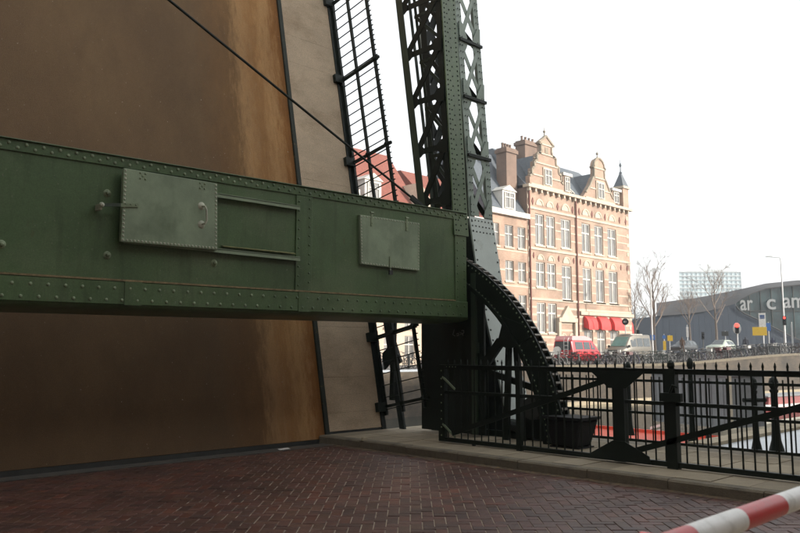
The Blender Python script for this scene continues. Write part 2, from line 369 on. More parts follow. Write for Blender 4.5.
for i in range(-130, 180):
    for j in range(-130, 130):
        m4 = (i - j) % 4
        if m4 not in (0, 3): continue
        u0, v0 = i * W_, j * W_
        u1, v1 = (u0 + L_, v0 + W_) if m4 == 0 else (u0 + W_, v0 + L_)
        c = uv2w((u0 + u1) / 2, (v0 + v1) / 2)
        if not (-1.9 < c.x < EX + .1 and EY0 - .1 < c.y < EY1 + .1): continue
        p = [uv2w(u0 + GAP, v0 + GAP), uv2w(u1 - GAP, v0 + GAP), uv2w(u1 - GAP, v1 - GAP), uv2w(u0 + GAP, v1 - GAP)]
        q = clip(clip(clip(p, 1, 0, EX), 0, 1, EY1), 0, -1, -EY0)
        if len(q) < 3 or area(q) < .002: continue
        x, y, d = proj((c.x, c.y, 0))
        full = abs(area(q) - area(p)) < 1e-6
        vis = full and 0 < x < 800 and y < 533
        cand.append((d if vis else 1e9 + d, c, q, m4))
cand.sort(key=lambda t: t[0])
def chamfered(mb, q, z, tint, tl, tilt=(0, 0)):
    cx = sum((p for p in q), Vector((0, 0))) / len(q); k = len(q)
    nrm = sum(q[i].x * q[(i + 1) % k].y - q[(i + 1) % k].x * q[i].y for i in range(k))
    if nrm < 0: q = q[::-1]
    o = len(mb.v)
    for inset, dz in ((0, -.06), (0, -CH), (CH, 0)):
        for p in q:
            d = (p - cx); pp = p - d * (inset / max(d.length, 1e-4)) * 1.2
            mb.v.append(Vector((pp.x, pp.y, z + dz + tilt[0] * d.x + tilt[1] * d.y))); tl.append(tint)
    for r in range(2):
        for i in range(k): mb.f.append((o + r * k + i, o + r * k + (i + 1) % k, o + (r + 1) * k + (i + 1) % k, o + (r + 1) * k + i))
    mb.f.append(tuple(o + 2 * k + i for i in range(k)))
variants = {}
for kd in (0, 3):
    hw, hh = (L_ / 2 - GAP, W_ / 2 - GAP) if kd == 0 else (W_ / 2 - GAP, L_ / 2 - GAP)
    variants[kd] = []
    for k in range(9):
        mb, tl = MB(), []
        chamfered(mb, [uv2w(a * hw, b * hh) for a, b in ((-1, -1), (1, -1), (1, 1), (-1, 1))], 0, None, tl, (random.uniform(-.015, .015), random.uniform(-.015, .015)))
        me = mb.mesh('brick', BRICK); settint(me, btint()); variants[kd].append(me)
for d, c, q, kd in cand[:300]:
    link('brick', random.choice(variants[kd]), road, loc=(c.x, c.y, random.uniform(-.0025, .0025)))
mb, tl = MB(), []
for d, c, q, kd in cand[300:]:
    chamfered(mb, q, random.uniform(-.003, .003), btint(), tl, (random.uniform(-.015, .015), random.uniform(-.015, .015)))
yy = EY0                                      # header course along the kerb
while yy < EY1:
    chamfered(mb, [Vector((EX + .006, yy + .003)), Vector((7.985, yy + .003)), Vector((7.985, yy + .102)), Vector((EX + .006, yy + .102))],
              random.uniform(-.003, .002), btint(), tl, (random.uniform(-.02, .02), 0)); yy += .105
me = mb.mesh('road_bricks', BRICK); a = me.color_attributes.new('tint', 'FLOAT_COLOR', 'POINT')
for i, t in enumerate(tl): a.data[i].color = (*t, 1)
link('road_bricks', me, road, kind='stuff')
# dirt drift along the kerb and the deck edge
def drift(pts, w, name, parent, h=.012):
    mb = MB(); n = len(pts)
    for i, p in enumerate(pts):
        ww = w * random.uniform(.5, 1.2); mb.v += [Vector((p[0] - ww, p[1], .0005)), Vector((p[0] - ww * .4, p[1], h * random.uniform(.3, .8))), Vector((p[0], p[1], h * random.uniform(.8, 1.3)))]
    for i in range(n - 1):
        for k in range(2): mb.f.append((3 * i + k, 3 * i + k + 1, 3 * i + 4 + k, 3 * i + 3 + k))
    mb.build(name, GDIRT, parent, kind='stuff', smooth=True)
drift([(7.998, 2 + i * .09) for i in range(88)], .09, 'gutter_dirt', road)

MB().box(-4.4, 7.99, 9.67, 9.975, -.02, .006).build('threshold_plate', mat('grey_threshold_steel', (.06, .058, .052), .6, var=.35, scale=4, bump=.2, dirt=(.12, .09, .06), dscale=5, dlo=.5, dhi=.7), road)
# ---- pavement with kerb stones and slabs
pave = MB().box(8.02, 11.0, -12, 10.15, -3.2, .098).build('pavement', SAND, kind='structure')
mbk = MB(); mbk.prism([(0, 0, -.2), (.16, 0, -.2), (.16, 0, .125), (.02, 0, .125), (.0, 0, .105)], (0, .992, 0))
kme = mbk.mesh('kerb_stone', KERB)
for k in range(12): link('kerb_stone', kme, pave, loc=(8.0 + random.uniform(-.004, .004), -1.9 + k, random.uniform(-.006, .004)))
slabs = []
for t in range(6):
    me = MB().box(.004, .596, .004, .396, -.05, .0).mesh('paving_slab', SLAB)
    v = random.uniform(.75, 1.15); settint(me, (v, v * .98, v * .94)); slabs.append(me)
for ix in range(4):
    for iy in range(30):
        x = 8.165 + ix * .6; y = -1.9 + iy * .4
        if x + .6 > 11: continue
        link('paving_slab', random.choice(slabs), pave, loc=(x, y, .122 + random.uniform(-.004, .004)))
MB().box(10.57, 10.995, -1.9, 10.1, .05, .118).build('edge_slab', KERB, pave)
# ---- near quay beside the bridge
nq = MB().box(11.02, 60, -40, 5.0, -3.2, .11).build('quay_pavement', QUAYA, kind='structure')
mbc = MB().box(.004, 1.196, 0, .32, -.3, .05).mesh('coping_stone', COPE)
for k in range(30): link('coping_stone', mbc, nq, loc=(11.03 + k * 1.2, 5.0, .115 + random.uniform(-.004, .004)))
ca = [onZ(x, y, .115) for x, y in ((705, 445), (760, 432.5), (800, 424.5), (860, 413), (900, 440), (840, 455), (790, 453), (748, 450))]
MB().prism(ca, (0, 0, .004)).build('pale_quay_patch', mat('pale_bluish_tone', (.46, .49, .51), .35, var=.15, scale=1.5, bump=.1), nq)  # pale bluish patch laid flat on the quay surface
MB().box(11.02, 60, 5.01, 5.25, -3.2, -.19).build('quay_face', BK_Q, nq)
MB().box(-60, -4.52, -40, 10.0, -3.2, -.01).build('ground', ASPH, kind='structure')
MB().box(-4.5, 8.0, -40, -12.01, -.4, -.012).build('approach_road', ASPH, kind='structure')
MB().box(8.02, 11.0, -40, -12.01, -.4, .1).build('approach_pavement', QUAYA, kind='structure')
# ---- water
MB().add([(-300, -60, -2.4), (500, -60, -2.4), (500, 60, -2.4), (-300, 60, -2.4)], [(0, 1, 2, 3)]).build('water', WATER, kind='structure')
# ---- far street: quay line, rising to the right
def qy(X): return 32.6 if X < 44 else 32.6 - .165 * (X - 44)
def gzf(X): t = min(1, max(0, (X - 57) / 24)); return .35 + .78 * t * t * (3 - 2 * t)
mb = MB(); xs = [-300, -60, 0, 20, 30, 40, 44, 50, 56, 59, 62, 65, 68, 71, 74, 77, 80, 83, 90, 110, 150, 250, 1500]
for X in xs: mb.v += [Vector((X, qy(min(X, 200)) + .45, gzf(X))), Vector((X, 60, gzf(X))), Vector((X, 3000, gzf(X)))]
for i in range(len(xs) - 1):
    for k in range(2): mb.f.append((3 * i + k, 3 * i + 3 + k, 3 * i + 4 + k, 3 * i + 1 + k))
street = mb.build('street', ASPH, kind='structure', smooth=True)
mb = MB(); mc = MB()
for i in range(len(xs) - 1):
    a, b = xs[i], xs[i + 1]; ya, yb = qy(min(a, 200)), qy(min(b, 200)); za, zb = gzf(a), gzf(b)
    mb.add([(a, ya, -3.4), (b, yb, -3.4), (b, yb, zb - .12), (a, ya, za - .12)], [(0, 1, 2, 3)])
qw = mb.build('quay_wall', BK_Q); tag(qw, 'long tan brick quay wall across the canal below the bicycles', 'wall')
# coping blocks along the visible stretch
X = 40.0
while X < 92:
    xa, xb = X + .01, X + 1.99
    MB().prism([(xa, qy(xa) - .06, gzf(xa) - .13), (xb, qy(xb) - .06, gzf(xb) - .13), (xb, qy(xb) + .47, gzf(xb) - .13), (xa, qy(xa) + .47, gzf(xa) - .13)], (0, 0, .2)).build('coping_stone', KERB, qw); X += 2
MB().prism([(40, qy(40) - .5, -3.4), (92, qy(92) - .5, -3.4), (92, qy(92) - .02, -3.4), (40, qy(40) - .02, -3.4)], (0, 0, 1.25)).build('foot_ledge', COPE, qw)

# ================================================================== BRIDGE DECK (raised leaf)
LEAN = math.atan(.2); HY = 10.10
UPD = Vector((0, math.sin(LEAN), math.cos(LEAN))); NRM = Vector((0, -math.cos(LEAN), math.sin(LEAN)))
def dk(x, s, n=0.0): return Vector((x, HY, 0)) + UPD * s + NRM * n
deck = thing('bridge_deck', (3.5, HY, 0), 'raised drawbridge leaf with brown roadway standing upright behind the green girder', 'bridge deck')
def slabdk(x0, x1, s0, s1, n0, n1, name, m, label=None, bevel=0, parent=deck):
    return MB().prism([dk(x0, s0, n0), dk(x1, s0, n0), dk(x1, s1, n0), dk(x0, s1, n0)], NRM * (n1 - n0)).build(name, m, parent, label, bevel=bevel)
DT = 13.0
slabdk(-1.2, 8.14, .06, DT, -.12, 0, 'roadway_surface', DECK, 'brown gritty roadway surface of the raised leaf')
slabdk(8.145, 8.225, .02, DT, -.12, .035, 'edge_strip', STRIPG, 'dark mossy steel strip between roadway and footway')
slabdk(-1.2, 8.14, -.06, .055, -.3, .006, 'nose_plate', STEELD)
s = .16; k = 0
while s < DT:
    h = random.choice((.28, .3, .3, .31))
    slabdk(8.23, 9.40, s, s + h - random.choice((.0006, .001, .0015, .003)), -.08, .02 + random.uniform(-.0006, .0006), 'plank', PLANK); s += h
slabdk(8.23, 9.42, .0, .155, -.1, .015, 'footway_nose_plate', STEELD)
slabdk(9.405, 9.50, .05, DT, -.3, .035, 'edge_channel', GREEND)
slabdk(-2.5, -1.205, .1, DT, -.1, .02, 'left_footway', PLANK)
for x in (-2.4, .2, 2.8, 5.4, 8.0): slabdk(x, x + .12, .2, DT, -.75, -.125, 'stringer', GREEND)
# paper scrap stuck on planks
slabdk(8.90, 9.0, 4.02, 4.11, .024, .026, 'paper_scrap', WHITEP, 'small white paper scrap stuck on the planks')
# deck railing sticking out from the raised leaf
RX = 9.52
for nn, w in ((.06, .05), (.50, .045), (1.02, .05)):
    MB().bar(dk(RX, .35, nn), dk(RX, DT, nn), w, .05, (1, 0, 0)).build('railing_bar', GREEND, deck)
pk = MB().bar((0, 0, 0), NRM * 1.05, .016, .016, (1, 0, 0)).mesh('picket', GREEND)
sk = MB().bar((0, 0, 0), NRM * .12, .016, .016, (1, 0, 0)).mesh('spike', GREEND)
s = .45; k = 0
while s < DT:
    if k % 2 == 0: link('picket', pk, deck, loc=dk(RX, s, .05) - Vector((3.5, HY, 0)))
    else: link('spike', sk, deck, loc=dk(RX, s, .98) - Vector((3.5, HY, 0)))
    s += .105; k += 1
for s in (.50, 1.75, 3.45, 5.15, 6.90, 8.62, 10.35, 12.1):
    p = MB().bar(dk(RX, s, -.05), dk(RX, s, 1.13), .05, .05, (1, 0, 0)).bar(dk(RX - .12, s, .10), dk(RX - .12, s, -.1), .16, .18, (1, 0, 0))
    p.bar(dk(RX, s - .12, .02), dk(RX, s + .12, .02), .1, .09, (1, 0, 0))
    for n in (.5, 1.02): p.rivet(dk(RX - .03, s, n), (-1, 0, 0), .05, .03)
    p.build('railing_post', GREEND, deck)
MB().tube([dk(RX + .02, 3.5, .2), dk(RX + .02, 3.55, .45), dk(RX + .02, 3.35, .5), dk(RX + .02, 3.0, .3), dk(RX + .02, 3.1, .05)], .03, 6).build('railing_bracket', GREEND, deck)
# lower bracing seen in the gap below the girder
MB().bar(dk(RX + .1, .6, .15), dk(RX + .1, 2.3, .55), .1, .05, (1, 0, 0)).bar(dk(RX + .1, 2.4, .2), dk(RX + .1, 1.2, .45), .13, .05, (1, 0, 0)).build('stay', GREEND, deck)
MB().prism([dk(RX + .05, 1.15, .1), dk(RX + .05, 1.35, .5), dk(RX + .05, 1.55, .35), dk(RX + .05, 1.45, .1)], (.03, 0, 0)).build('gusset', GREEND, deck)
# gear quadrant centred on the hinge
QX0, QX1 = 9.66, 9.86
QC = (10.03, -.17); QR = 3.555
def qp(X, r, a): return Vector((X, QC[0] - r * math.cos(a), QC[1] + r * math.sin(a)))
A0, A1 = math.radians(2), math.radians(70)
quad = None
def arcplate(X, th, r0, r1, a0, a1, n=40):
    mb = MB(); o = 0
    for i in range(n + 1):
        a = a0 + (a1 - a0) * i / n
        mb.v += [qp(X, r0, a), qp(X, r1, a), qp(X + th, r1, a), qp(X + th, r0, a)]
    for i in range(n):
        for k in range(4): mb.f.append((4 * i + k, 4 * i + (k + 1) % 4, 4 * i + 4 + (k + 1) % 4, 4 * i + 4 + k))
    mb.f += [(3, 2, 1, 0), (4 * n, 4 * n + 1, 4 * n + 2, 4 * n + 3)]; return mb
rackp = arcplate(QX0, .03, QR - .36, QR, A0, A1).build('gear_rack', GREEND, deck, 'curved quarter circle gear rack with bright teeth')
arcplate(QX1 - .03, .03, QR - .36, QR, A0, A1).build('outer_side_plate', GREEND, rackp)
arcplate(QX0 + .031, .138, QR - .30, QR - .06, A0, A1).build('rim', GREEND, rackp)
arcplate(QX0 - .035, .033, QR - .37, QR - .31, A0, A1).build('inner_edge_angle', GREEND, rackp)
a = A0 + .01
CRT = mat('worn_tooth_steel', (.17, .155, .13), .45, metal=.5, var=.3, scale=9, bump=.1)
tooth = None
while a < A1:
    d = .0085
    MB().prism([qp(QX0 + .031, QR - .058, a - d), qp(QX0 + .031, QR + .012, a - d * .5), qp(QX0 + .031, QR + .012, a + d * .5), qp(QX0 + .031, QR - .058, a + d)], (.137, 0, 0)).build('tooth', CRT, rackp); a += .037
rv = MB()
for i in range(46):
    a = A0 + (A1 - A0) * (i + .5) / 46
    for r in (QR - .05, QR - .31): rv.rivet(qp(QX0, r, a), (-1, 0, 0), .016, .01)
rv.build('rivets', GREENR, rackp, kind='stuff')
# web plate between hinge and rack, with edge angles
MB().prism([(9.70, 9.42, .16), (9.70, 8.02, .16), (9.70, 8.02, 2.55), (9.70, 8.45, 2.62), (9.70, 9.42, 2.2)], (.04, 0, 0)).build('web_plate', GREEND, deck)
MB().box(9.64, 9.69, 8.145, 8.165, .16, 2.75).box(9.64, 9.655, 8.166, 8.24, .16, 2.75).build('edge_angle', GREENM, deck)
MB().box(9.625, 9.70, 8.12, 8.143, 1.45, 1.62).build('splice_plate', GREENM, deck)
MB().bar((9.72, 9.9, .1), (9.72, 10.6, 3.2), .12, .05, (1, 0, 0)).build('hinge_plate', GREEND, deck)
scr = MB(); sx = lambda pts: [onX(x, y, 9.694) for x, y in pts]
for st_ in ([(454.2, 329.5), (453.4, 333), (452.6, 334.5), (455.2, 336)], [(456.5, 334), (458.5, 333.2), (458.8, 335.3), (456.8, 335.8)], [(460, 332.5), (462.5, 333.2), (460.2, 334.6)], [(461.5, 330.6), (463.8, 330.3), (463.9, 332.5), (462.2, 334.6), (463.4, 335.4)]): scr.tube(sx(st_), .006, 5)
scr.build('scrawl', mat('grey_paint_pen', (.16, .16, .15), .8, var=.3, bump=0), deck, 'faint grey scrawl on the dark web plate')
def ox(px, py, X=9.70): return onX(px, py, X)
MB().bar(ox(501, 341), ox(484, 366), .15, .06, (1, 0, 0)).build('spoke', GREEND, deck)
MB().bar(ox(509, 342), ox(506.5, 442), .09, .06, (1, 0, 0)).build('spoke', GREEND, deck)
MB().bar(ox(516, 342, 9.76), ox(523, 442, 9.76), .09, .06, (1, 0, 0)).build('spoke', GREEND, deck)
MB().prism([ox(503.5, 317, 9.65), ox(497, 344, 9.65), ox(508, 349, 9.65), ox(519, 345, 9.65), ox(529, 338, 9.65), ox(524, 325, 9.65)], (.03, 0, 0)).build('gusset', GREEND, deck)
MB().bar((9.78, 7.0, .9), (9.78, 8.2, 1.2), .1, .06, (1, 0, 0)).build('tie', GREEND, deck)

# ================================================================== COUNTERWEIGHT FRAME
GY, GL, GR = 8.25, -2.9, 9.56
frame = thing('counterweight_frame', (3.4, 8.6, 1.9), 'huge riveted dark green steel counterweight girder hanging across the road', 'bridge girder')
def gtop(X): return 3.625 + .0140 * (X - 2.4)
def gbot(X): return 1.985 + .0042 * (X - 2.4)
def gled(X): return gbot(X) + .265
# main box
MB().add([(GL, GY + .02, gbot(GL) - .02), (GR, GY + .02, gbot(GR) - .02), (GR, GY + .02, gtop(GR) - .004), (GL, GY + .02, gtop(GL) - .004),
          (GL, GY + .95, gbot(GL) - .02), (GR, GY + .75, gbot(GR) - .02), (GR, GY + .75, gtop(GR) - .004), (GL, GY + .95, gtop(GL) - .004)],
         [(0, 1, 2, 3), (1, 5, 6, 2), (5, 4, 7, 6), (4, 0, 3, 7), (3, 2, 6, 7), (4, 5, 1, 0)]).build('box_plate', GREEN, frame)
def gband(f0, f1, X0, X1, y0, y1, name, m=GREEN, label=None, bevel=.004):
    return MB().prism([(X0, y0, f0(X0)), (X1, y0, f0(X1)), (X1, y0, f1(X1)), (X0, y0, f1(X0))], (0, y1 - y0, 0)).build(name, m, frame, label, bevel=bevel)
gband(lambda X: gtop(X) - .115, gtop, GL, GR, GY + .003, GY + .018, 'top_angle')
gband(lambda X: gtop(X), lambda X: gtop(X) + .014, GL, GR - .003, GY - .02, GY + .3, 'top_flange')
gband(gbot, gled, GL, GR, GY - .022, GY + .018, 'bottom_angle', bevel=.012)
MB().prism([(GL, GY - .026, gled(GL) - .002), (GR - .3, GY - .026, gled(GR) - .002), (GR - .3, GY + .019, gled(GR) + .001), (GL, GY + .019, gled(GL) + .001)], (0, 0, .020)).build('ledge_dirt', DIRT, frame, 'tan dirt line on the lower ledge')
# rounded bottom
mb = MB(); prof = [(GY - .02, 0), (GY - .005, -.02), (GY + .04, -.04), (GY + .14, -.06), (GY + .74, -.08)]
for X in (GL, GR): mb.v += [Vector((X, y, gbot(X) + z - .001)) for y, z in prof]
for k in range(4): mb.f.append((k, k + 1, k + 6, k + 5))
mb.build('bottom_plate', GREEN, frame, smooth=True)
# vertical straps
def strap(X0, X1, name='splice_plate', z0=None):
    return gband(lambda X: gled(X) + .002 if z0 is None else z0, lambda X: gtop(X) - .118, X0, X1, GY + .002, GY + .0185, name)
sx0, sx1 = onY(296, 250, GY).x, onY(312, 250, GY).x
strap(sx0, sx1); strap(9.28, GR - .002, 'end_angle')
strap(-1.6, -1.35)
gband(lambda X: gbot(X) + .002, lambda X: gled(X) - .004, (sx0 + sx1) / 2 - .1, (sx0 + sx1) / 2 + .1, GY - .03, GY - .0225, 'bottom_splice', bevel=0)
gband(lambda X: gbot(X) + .002, lambda X: gled(X) - .004, onY(132, 300, GY).x - .1, onY(132, 300, GY).x + .1, GY - .03, GY - .0225, 'bottom_splice', bevel=0)
# rivets
rv = MB(); rw = MB(); X = GL + .06; k = 0
while X < GR - .05:
    (rw if X < 5.6 else rv).rivet((X, GY + .003, gtop(X) - (.035 if k % 2 else .075)), r=.0205); X += .085; k += 1
X = GL + .05; k = 0
while X < GR - .05:
    (rw if X < 5.6 else rv).rivet((X, GY - .022, gbot(X) + (.055 if k % 2 else .185)), r=.020); X += .088; k += 1
for xs_ in (sx0 + .045, sx1 - .045, 9.28 + .06, GR - .06):
    z = 2.35; j = 0
    while z < 3.50: rv.rivet((xs_, GY + .002, z + (.05 if xs_ in (sx1 - .045, GR - .06) else 0)), r=.016); z += .125
for (px, py) in ((108, 193), (108, 255), (2, 244), (215, 263)):
    p = onY(px, py, GY); mbb = MB().rivet((p.x, GY + .018, p.z), r=.045, h=.012, seg=12).rivet((p.x, GY + .008, p.z), r=.028, h=.035, seg=6); mbb.build('bolt', GREENR, frame)
rv.build('rivets', GREEN, frame, kind='stuff'); rw.build('worn_rivets', GREENR, frame, kind='stuff')
# sliding hatch with its guide rails
def quadp(pts, Y): return [onY(x, y, Y) for x, y in pts]
def frontplate(pts, Y0, th, name, m, parent, label=None, bevel=.004): return MB().prism(quadp(pts, Y0), (0, th, 0)).build(name, m, parent, label, bevel=bevel)
def railbar(a, b, name):
    pa, pb = onY(*a, GY), onY(*b, GY)
    mb = MB(); mb.bar(Vector((pa.x, GY - .016, pa.z)), Vector((pb.x, GY - .016, pb.z)), .018, .068, (0, -1, 0))
    mb.bar(Vector((pa.x, GY - .045, pa.z - .022)), Vector((pb.x, GY - .045, pb.z - .022)), .045, .010, (0, -1, 0)); return mb.build(name, GREENH, frame)
railbar((124, 180), (298, 207), 'guide_rail'); railbar((122, 239.5), (298, 258), 'guide_rail')
a, b = onY(222, 247, GY), onY(294, 254.5, GY)
MB().prism([(a.x, GY - .04, a.z), (b.x, GY - .04, b.z), (b.x, GY + .018, b.z + .02), (a.x, GY + .018, a.z + .015)], (0, 0, .008)).build('rail_dirt', mat('mossy_rail_dirt', (.15, .15, .06), .95, var=.4, scale=14, bump=.3), frame)
hy = GY - .105
h1 = frontplate([(124, 168), (217.5, 183.5), (217.5, 250), (121, 241.5)], hy, .055, 'sliding_hatch', GREENH, frame, 'pale chalky sliding hatch with a handle, nearer the left')
def edge_rivets(pts, Y, n, r, parent, m=GREENR, inset=.02, sides=(0, 1, 2, 3)):
    q = quadp(pts, Y); c = sum(q, Vector()) / 4; mb = MB()
    for i in sides:
        p0, p1 = q[i], q[(i + 1) % 4]
        for k in range(n[i]):
            p = p0.lerp(p1, (k + .5) / n[i]); d = (c - p); d.y = 0; ax = (p1 - p0).normalized(); d = d - ax * d.dot(ax); p = p + d.normalized() * inset
            mb.rivet((p.x, Y, p.z), r=r)
    return mb.build('rivets', m, parent, kind='stuff')
RIVW = mat('bare_rivet_heads', (.42, .43, .33), .5, var=.25, scale=6, bump=0)
edge_rivets([(124, 168), (217.5, 183.5), (217.5, 250), (121, 241.5)], hy, (0, 17, 27, 18), .014, h1, RIVW, .022, (1, 2, 3))
for px, py in ((143, 176), (202.5, 186)):
    p = onY(px, py, hy); mb = MB()
    for dx, dz in ((-.03, -.03), (.03, .03), (-.03, .03), (.03, -.03)): mb.rivet((p.x + dx, hy, p.z + dz), r=.014, h=.012)
    mb.rivet((p.x, hy, p.z), r=.018, h=.008); mb.build('bolt_cluster', GREENR, h1)
pa, pb = onY(201.5, 206, hy), onY(201.5, 224.5, hy)
MB().tube([(pa.x, hy, pa.z), (pa.x + .02, hy - .05, pa.z - .01), (pa.x + .035, hy - .06, pa.z - .05), (pb.x + .035, hy - .06, pb.z + .05), (pb.x + .02, hy - .05, pb.z + .01), (pb.x, hy, pb.z)], .013, 8).rivet((pa.x, hy, pa.z), r=.05, h=.014, seg=12).rivet((pb.x, hy, pb.z), r=.05, h=.014, seg=12).build('handle', RIVW, h1, smooth=True)
pa, pb = onY(101, 205, hy), onY(138, 205.5, hy)
pe = onY(120, 205.2, hy)
MB().bar((pa.x, hy - .012, pa.z), (pe.x, hy - .012, pe.z), .035, .02).build('latch_bar', GREENM, h1)
MB().bar((pe.x + .004, hy - .008, pe.z), (pb.x, hy - .008, pb.z), .04, .014).rivet((pb.x - .03, hy - .015, pb.z), r=.012).rivet((pb.x - .09, hy - .015, pb.z), r=.012).rivet((pb.x - .15, hy - .015, pb.z), r=.012).build('latch_strap', GREENR, h1)
MB().rivet((pa.x, hy - .02, pa.z), r=.03, h=.03, seg=10).box(pa.x - .015, pa.x + .015, hy, GY + .01, pa.z - .05, pa.z + .015).build('latch_knob', RIVW, h1, 'bright latch knob')
# hinged hatch
q2 = [(360, 214.5), (419.5, 223), (419.5, 271), (361, 264)]; hy2 = GY - .028
h2 = frontplate(q2, hy2, .046, 'hinged_hatch', GREENH, frame, 'small pale riveted hatch with two hinges and a padlock')
edge_rivets(q2, hy2, (22, 16, 22, 16), .0125, h2, RIVW, .02)
for px, py in ((371.5, 219), (406.5, 224)):
    p = onY(px, py, hy2); MB().box(p.x - .017, p.x + .017, hy2 - .014, hy2 - .001, p.z - .10, p.z + .09).tube([(p.x - .03, hy2 - .01, p.z + .09), (p.x + .03, hy2 - .01, p.z + .09)], .016, 8).rivet((p.x, hy2 - .014, p.z - .06), r=.012).build('hinge', GREENR, h2)
p = onY(390, 262, hy2); MB().box(p.x - .015, p.x + .015, hy2 - .014, hy2 - .001, p.z - .13, p.z + .08).build('hasp', GREENR, h2)
MB().box(p.x - .032, p.x + .032, hy2 - .03, hy2 - .002, p.z - .19, p.z - .125).tube([(p.x - .02, hy2 - .016, p.z - .13), (p.x - .02, hy2 - .016, p.z - .09), (p.x + .02, hy2 - .016, p.z - .09), (p.x + .02, hy2 - .016, p.z - .13)], .006, 6).build('padlock', STEELD, h2)
# ---- lattice arms
def afr(z): return 8.272 + .062 * (z - 3.63)
def abk(z): return 9.01 + .147 * (z - 3.94)
AX0, AX1, AT = 9.25, 9.60, 13.0
arm_parts = []
def make_arm():
    root = MB()
    z0 = 3.35
    root.bar((9.425, afr(z0) - .01, z0), (9.425, afr(AT) - .01, AT), .35, .022)
    arm = root.build('lattice_arm', GREEN, frame, 'riveted box lattice arm rising from the girder end')
    def sub(mb, name, m=GREEN): o = mb.build(name, m, arm); arm_parts.append(o)
    zb = gtop(9.4) + .016
    for X, nx in ((AX0, -1), (AX1, 1)):
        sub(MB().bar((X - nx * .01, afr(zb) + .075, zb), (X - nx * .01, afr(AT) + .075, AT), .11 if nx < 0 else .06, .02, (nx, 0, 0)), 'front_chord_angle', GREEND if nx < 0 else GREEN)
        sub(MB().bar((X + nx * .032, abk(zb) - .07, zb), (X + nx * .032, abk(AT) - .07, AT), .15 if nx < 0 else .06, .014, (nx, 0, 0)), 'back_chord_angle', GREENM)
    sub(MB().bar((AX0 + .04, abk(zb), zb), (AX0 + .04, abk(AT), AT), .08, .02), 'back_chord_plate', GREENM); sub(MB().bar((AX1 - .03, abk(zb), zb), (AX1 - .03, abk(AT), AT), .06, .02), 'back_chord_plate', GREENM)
    z = zb + .22; k = 0
    while z < AT - .9:
        z1 = z + .885
        for X, nx in ((AX0, -1), (AX1, 1)):
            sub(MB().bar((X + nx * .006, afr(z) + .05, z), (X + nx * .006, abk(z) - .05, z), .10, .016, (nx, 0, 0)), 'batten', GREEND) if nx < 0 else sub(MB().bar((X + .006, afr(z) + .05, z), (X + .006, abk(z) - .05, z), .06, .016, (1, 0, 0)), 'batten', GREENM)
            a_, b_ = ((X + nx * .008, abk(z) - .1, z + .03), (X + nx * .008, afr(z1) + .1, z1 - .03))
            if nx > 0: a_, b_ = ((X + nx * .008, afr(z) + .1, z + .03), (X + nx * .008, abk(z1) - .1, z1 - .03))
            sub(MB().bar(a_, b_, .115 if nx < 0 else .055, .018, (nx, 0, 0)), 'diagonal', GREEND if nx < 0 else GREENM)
            c = ((abk(z) - .12), (afr(z) + .12))
            for cy, sy in (((c[0], -1), (c[1], 1)) if nx < 0 else ()):
                poly = [(X + nx * .014, cy - sy * .1, z - .12), (X + nx * .014, cy + sy * .05, z - .10), (X + nx * .014, cy + sy * .13, z - .045), (X + nx * .014, cy + sy * .13, z + .045), (X + nx * .014, cy + sy * .06, z + .12), (X + nx * .014, cy - sy * .1, z + .14)]
                sub(MB().prism(poly, (nx * .010, 0, 0)), 'gusset_plate', GREEND)
        z = z1
    rv = MB(); rv2 = MB(); z = z0 + .08; k = 0
    while z < AT:
        for X in (AX0 + .05, AX0 + .17 if k % 2 else AX0 + .11, AX1 - .05):
            rv.rivet((X, afr(z) - .021, z + (.04 if X == AX1 - .05 else 0)), (0, -1, .06), .015)
        z += .085; k += 1
    o = rv.build('rivets', GREEND, arm, kind='stuff'); arm_parts.append(o)
    return arm
arm = make_arm()
arm2 = arm.copy(); col.objects.link(arm2); arm2.location.x -= 12.1
arm2['label'] = 'far left lattice arm of the girder, outside the picture'
for o in arm_parts:
    c = o.copy(); col.objects.link(c); c.parent = arm2; c.matrix_parent_inverse = Matrix.Identity(4)
pr0 = onY(421, 206.5, 8.35); rod0 = Vector((8.6, 8.33, 3.74)); sl = Vector((4.43 - 8.53, .43, 5.89 - 3.75)).normalized()
MB().tube([rod0 - sl * .02, rod0 + sl * 12.6], .018, 8).build('tie_rod', GREEND, frame, 'thin diagonal tie rod crossing in front of the raised deck', smooth=True)
MB().bar(rod0 - sl * .1 + Vector((0, 0, -.02)), rod0 + sl * .25, .09, .03).build('rod_clevis', GREEND, frame)

# ================================================================== TOWER
TZ = [(0.12, 7.72), (1.53, 8.08), (2.5, 8.34), (3.8, 8.56), (4.6, 8.60), (7.75, 8.85), (13, 9.27)]
def ty(z):
    for (a, ya), (b, yb) in zip(TZ, TZ[1:]):
        if z <= b: return ya + (yb - ya) * (z - a) / (b - a)
    return TZ[-1][1]
TX0, TX1 = 10.0, 10.63
tower = thing('bridge_tower', (10.3, 8.6, .12), 'pale grey green riveted lattice tower leg beside the dark gear quadrant', 'bridge tower')
mb = MB()
zs = [.13, 1.53, 2.5, 3.78]
for z in zs: mb.v += [Vector((TX0, ty(z), z)), Vector((TX1, ty(z), z)), Vector((TX1, ty(z) + .03, z)), Vector((TX0, ty(z) + .03, z))]
for i in range(3):
    for k in range(4): mb.f.append((4 * i + k, 4 * i + (k + 1) % 4, 4 * i + 4 + (k + 1) % 4, 4 * i + 4 + k))
mb.f += [(3, 2, 1, 0), (12, 13, 14, 15)]
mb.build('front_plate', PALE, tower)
rv = MB()
z = .3
while z < 3.75:
    for X in (TX0 + .045, TX1 - .045): rv.rivet((X, ty(z), z), (0, -1, .2), .02)
    z += .17
for X in (TX0 + .045 + .09 * k for k in range(7)):
    for z in (3.52, 3.62, 3.72, 2.42, 2.52): rv.rivet((X, ty(z), z), (0, -1, .1), .017)
def depth_t(z): return .95 if z < 3.8 else .85
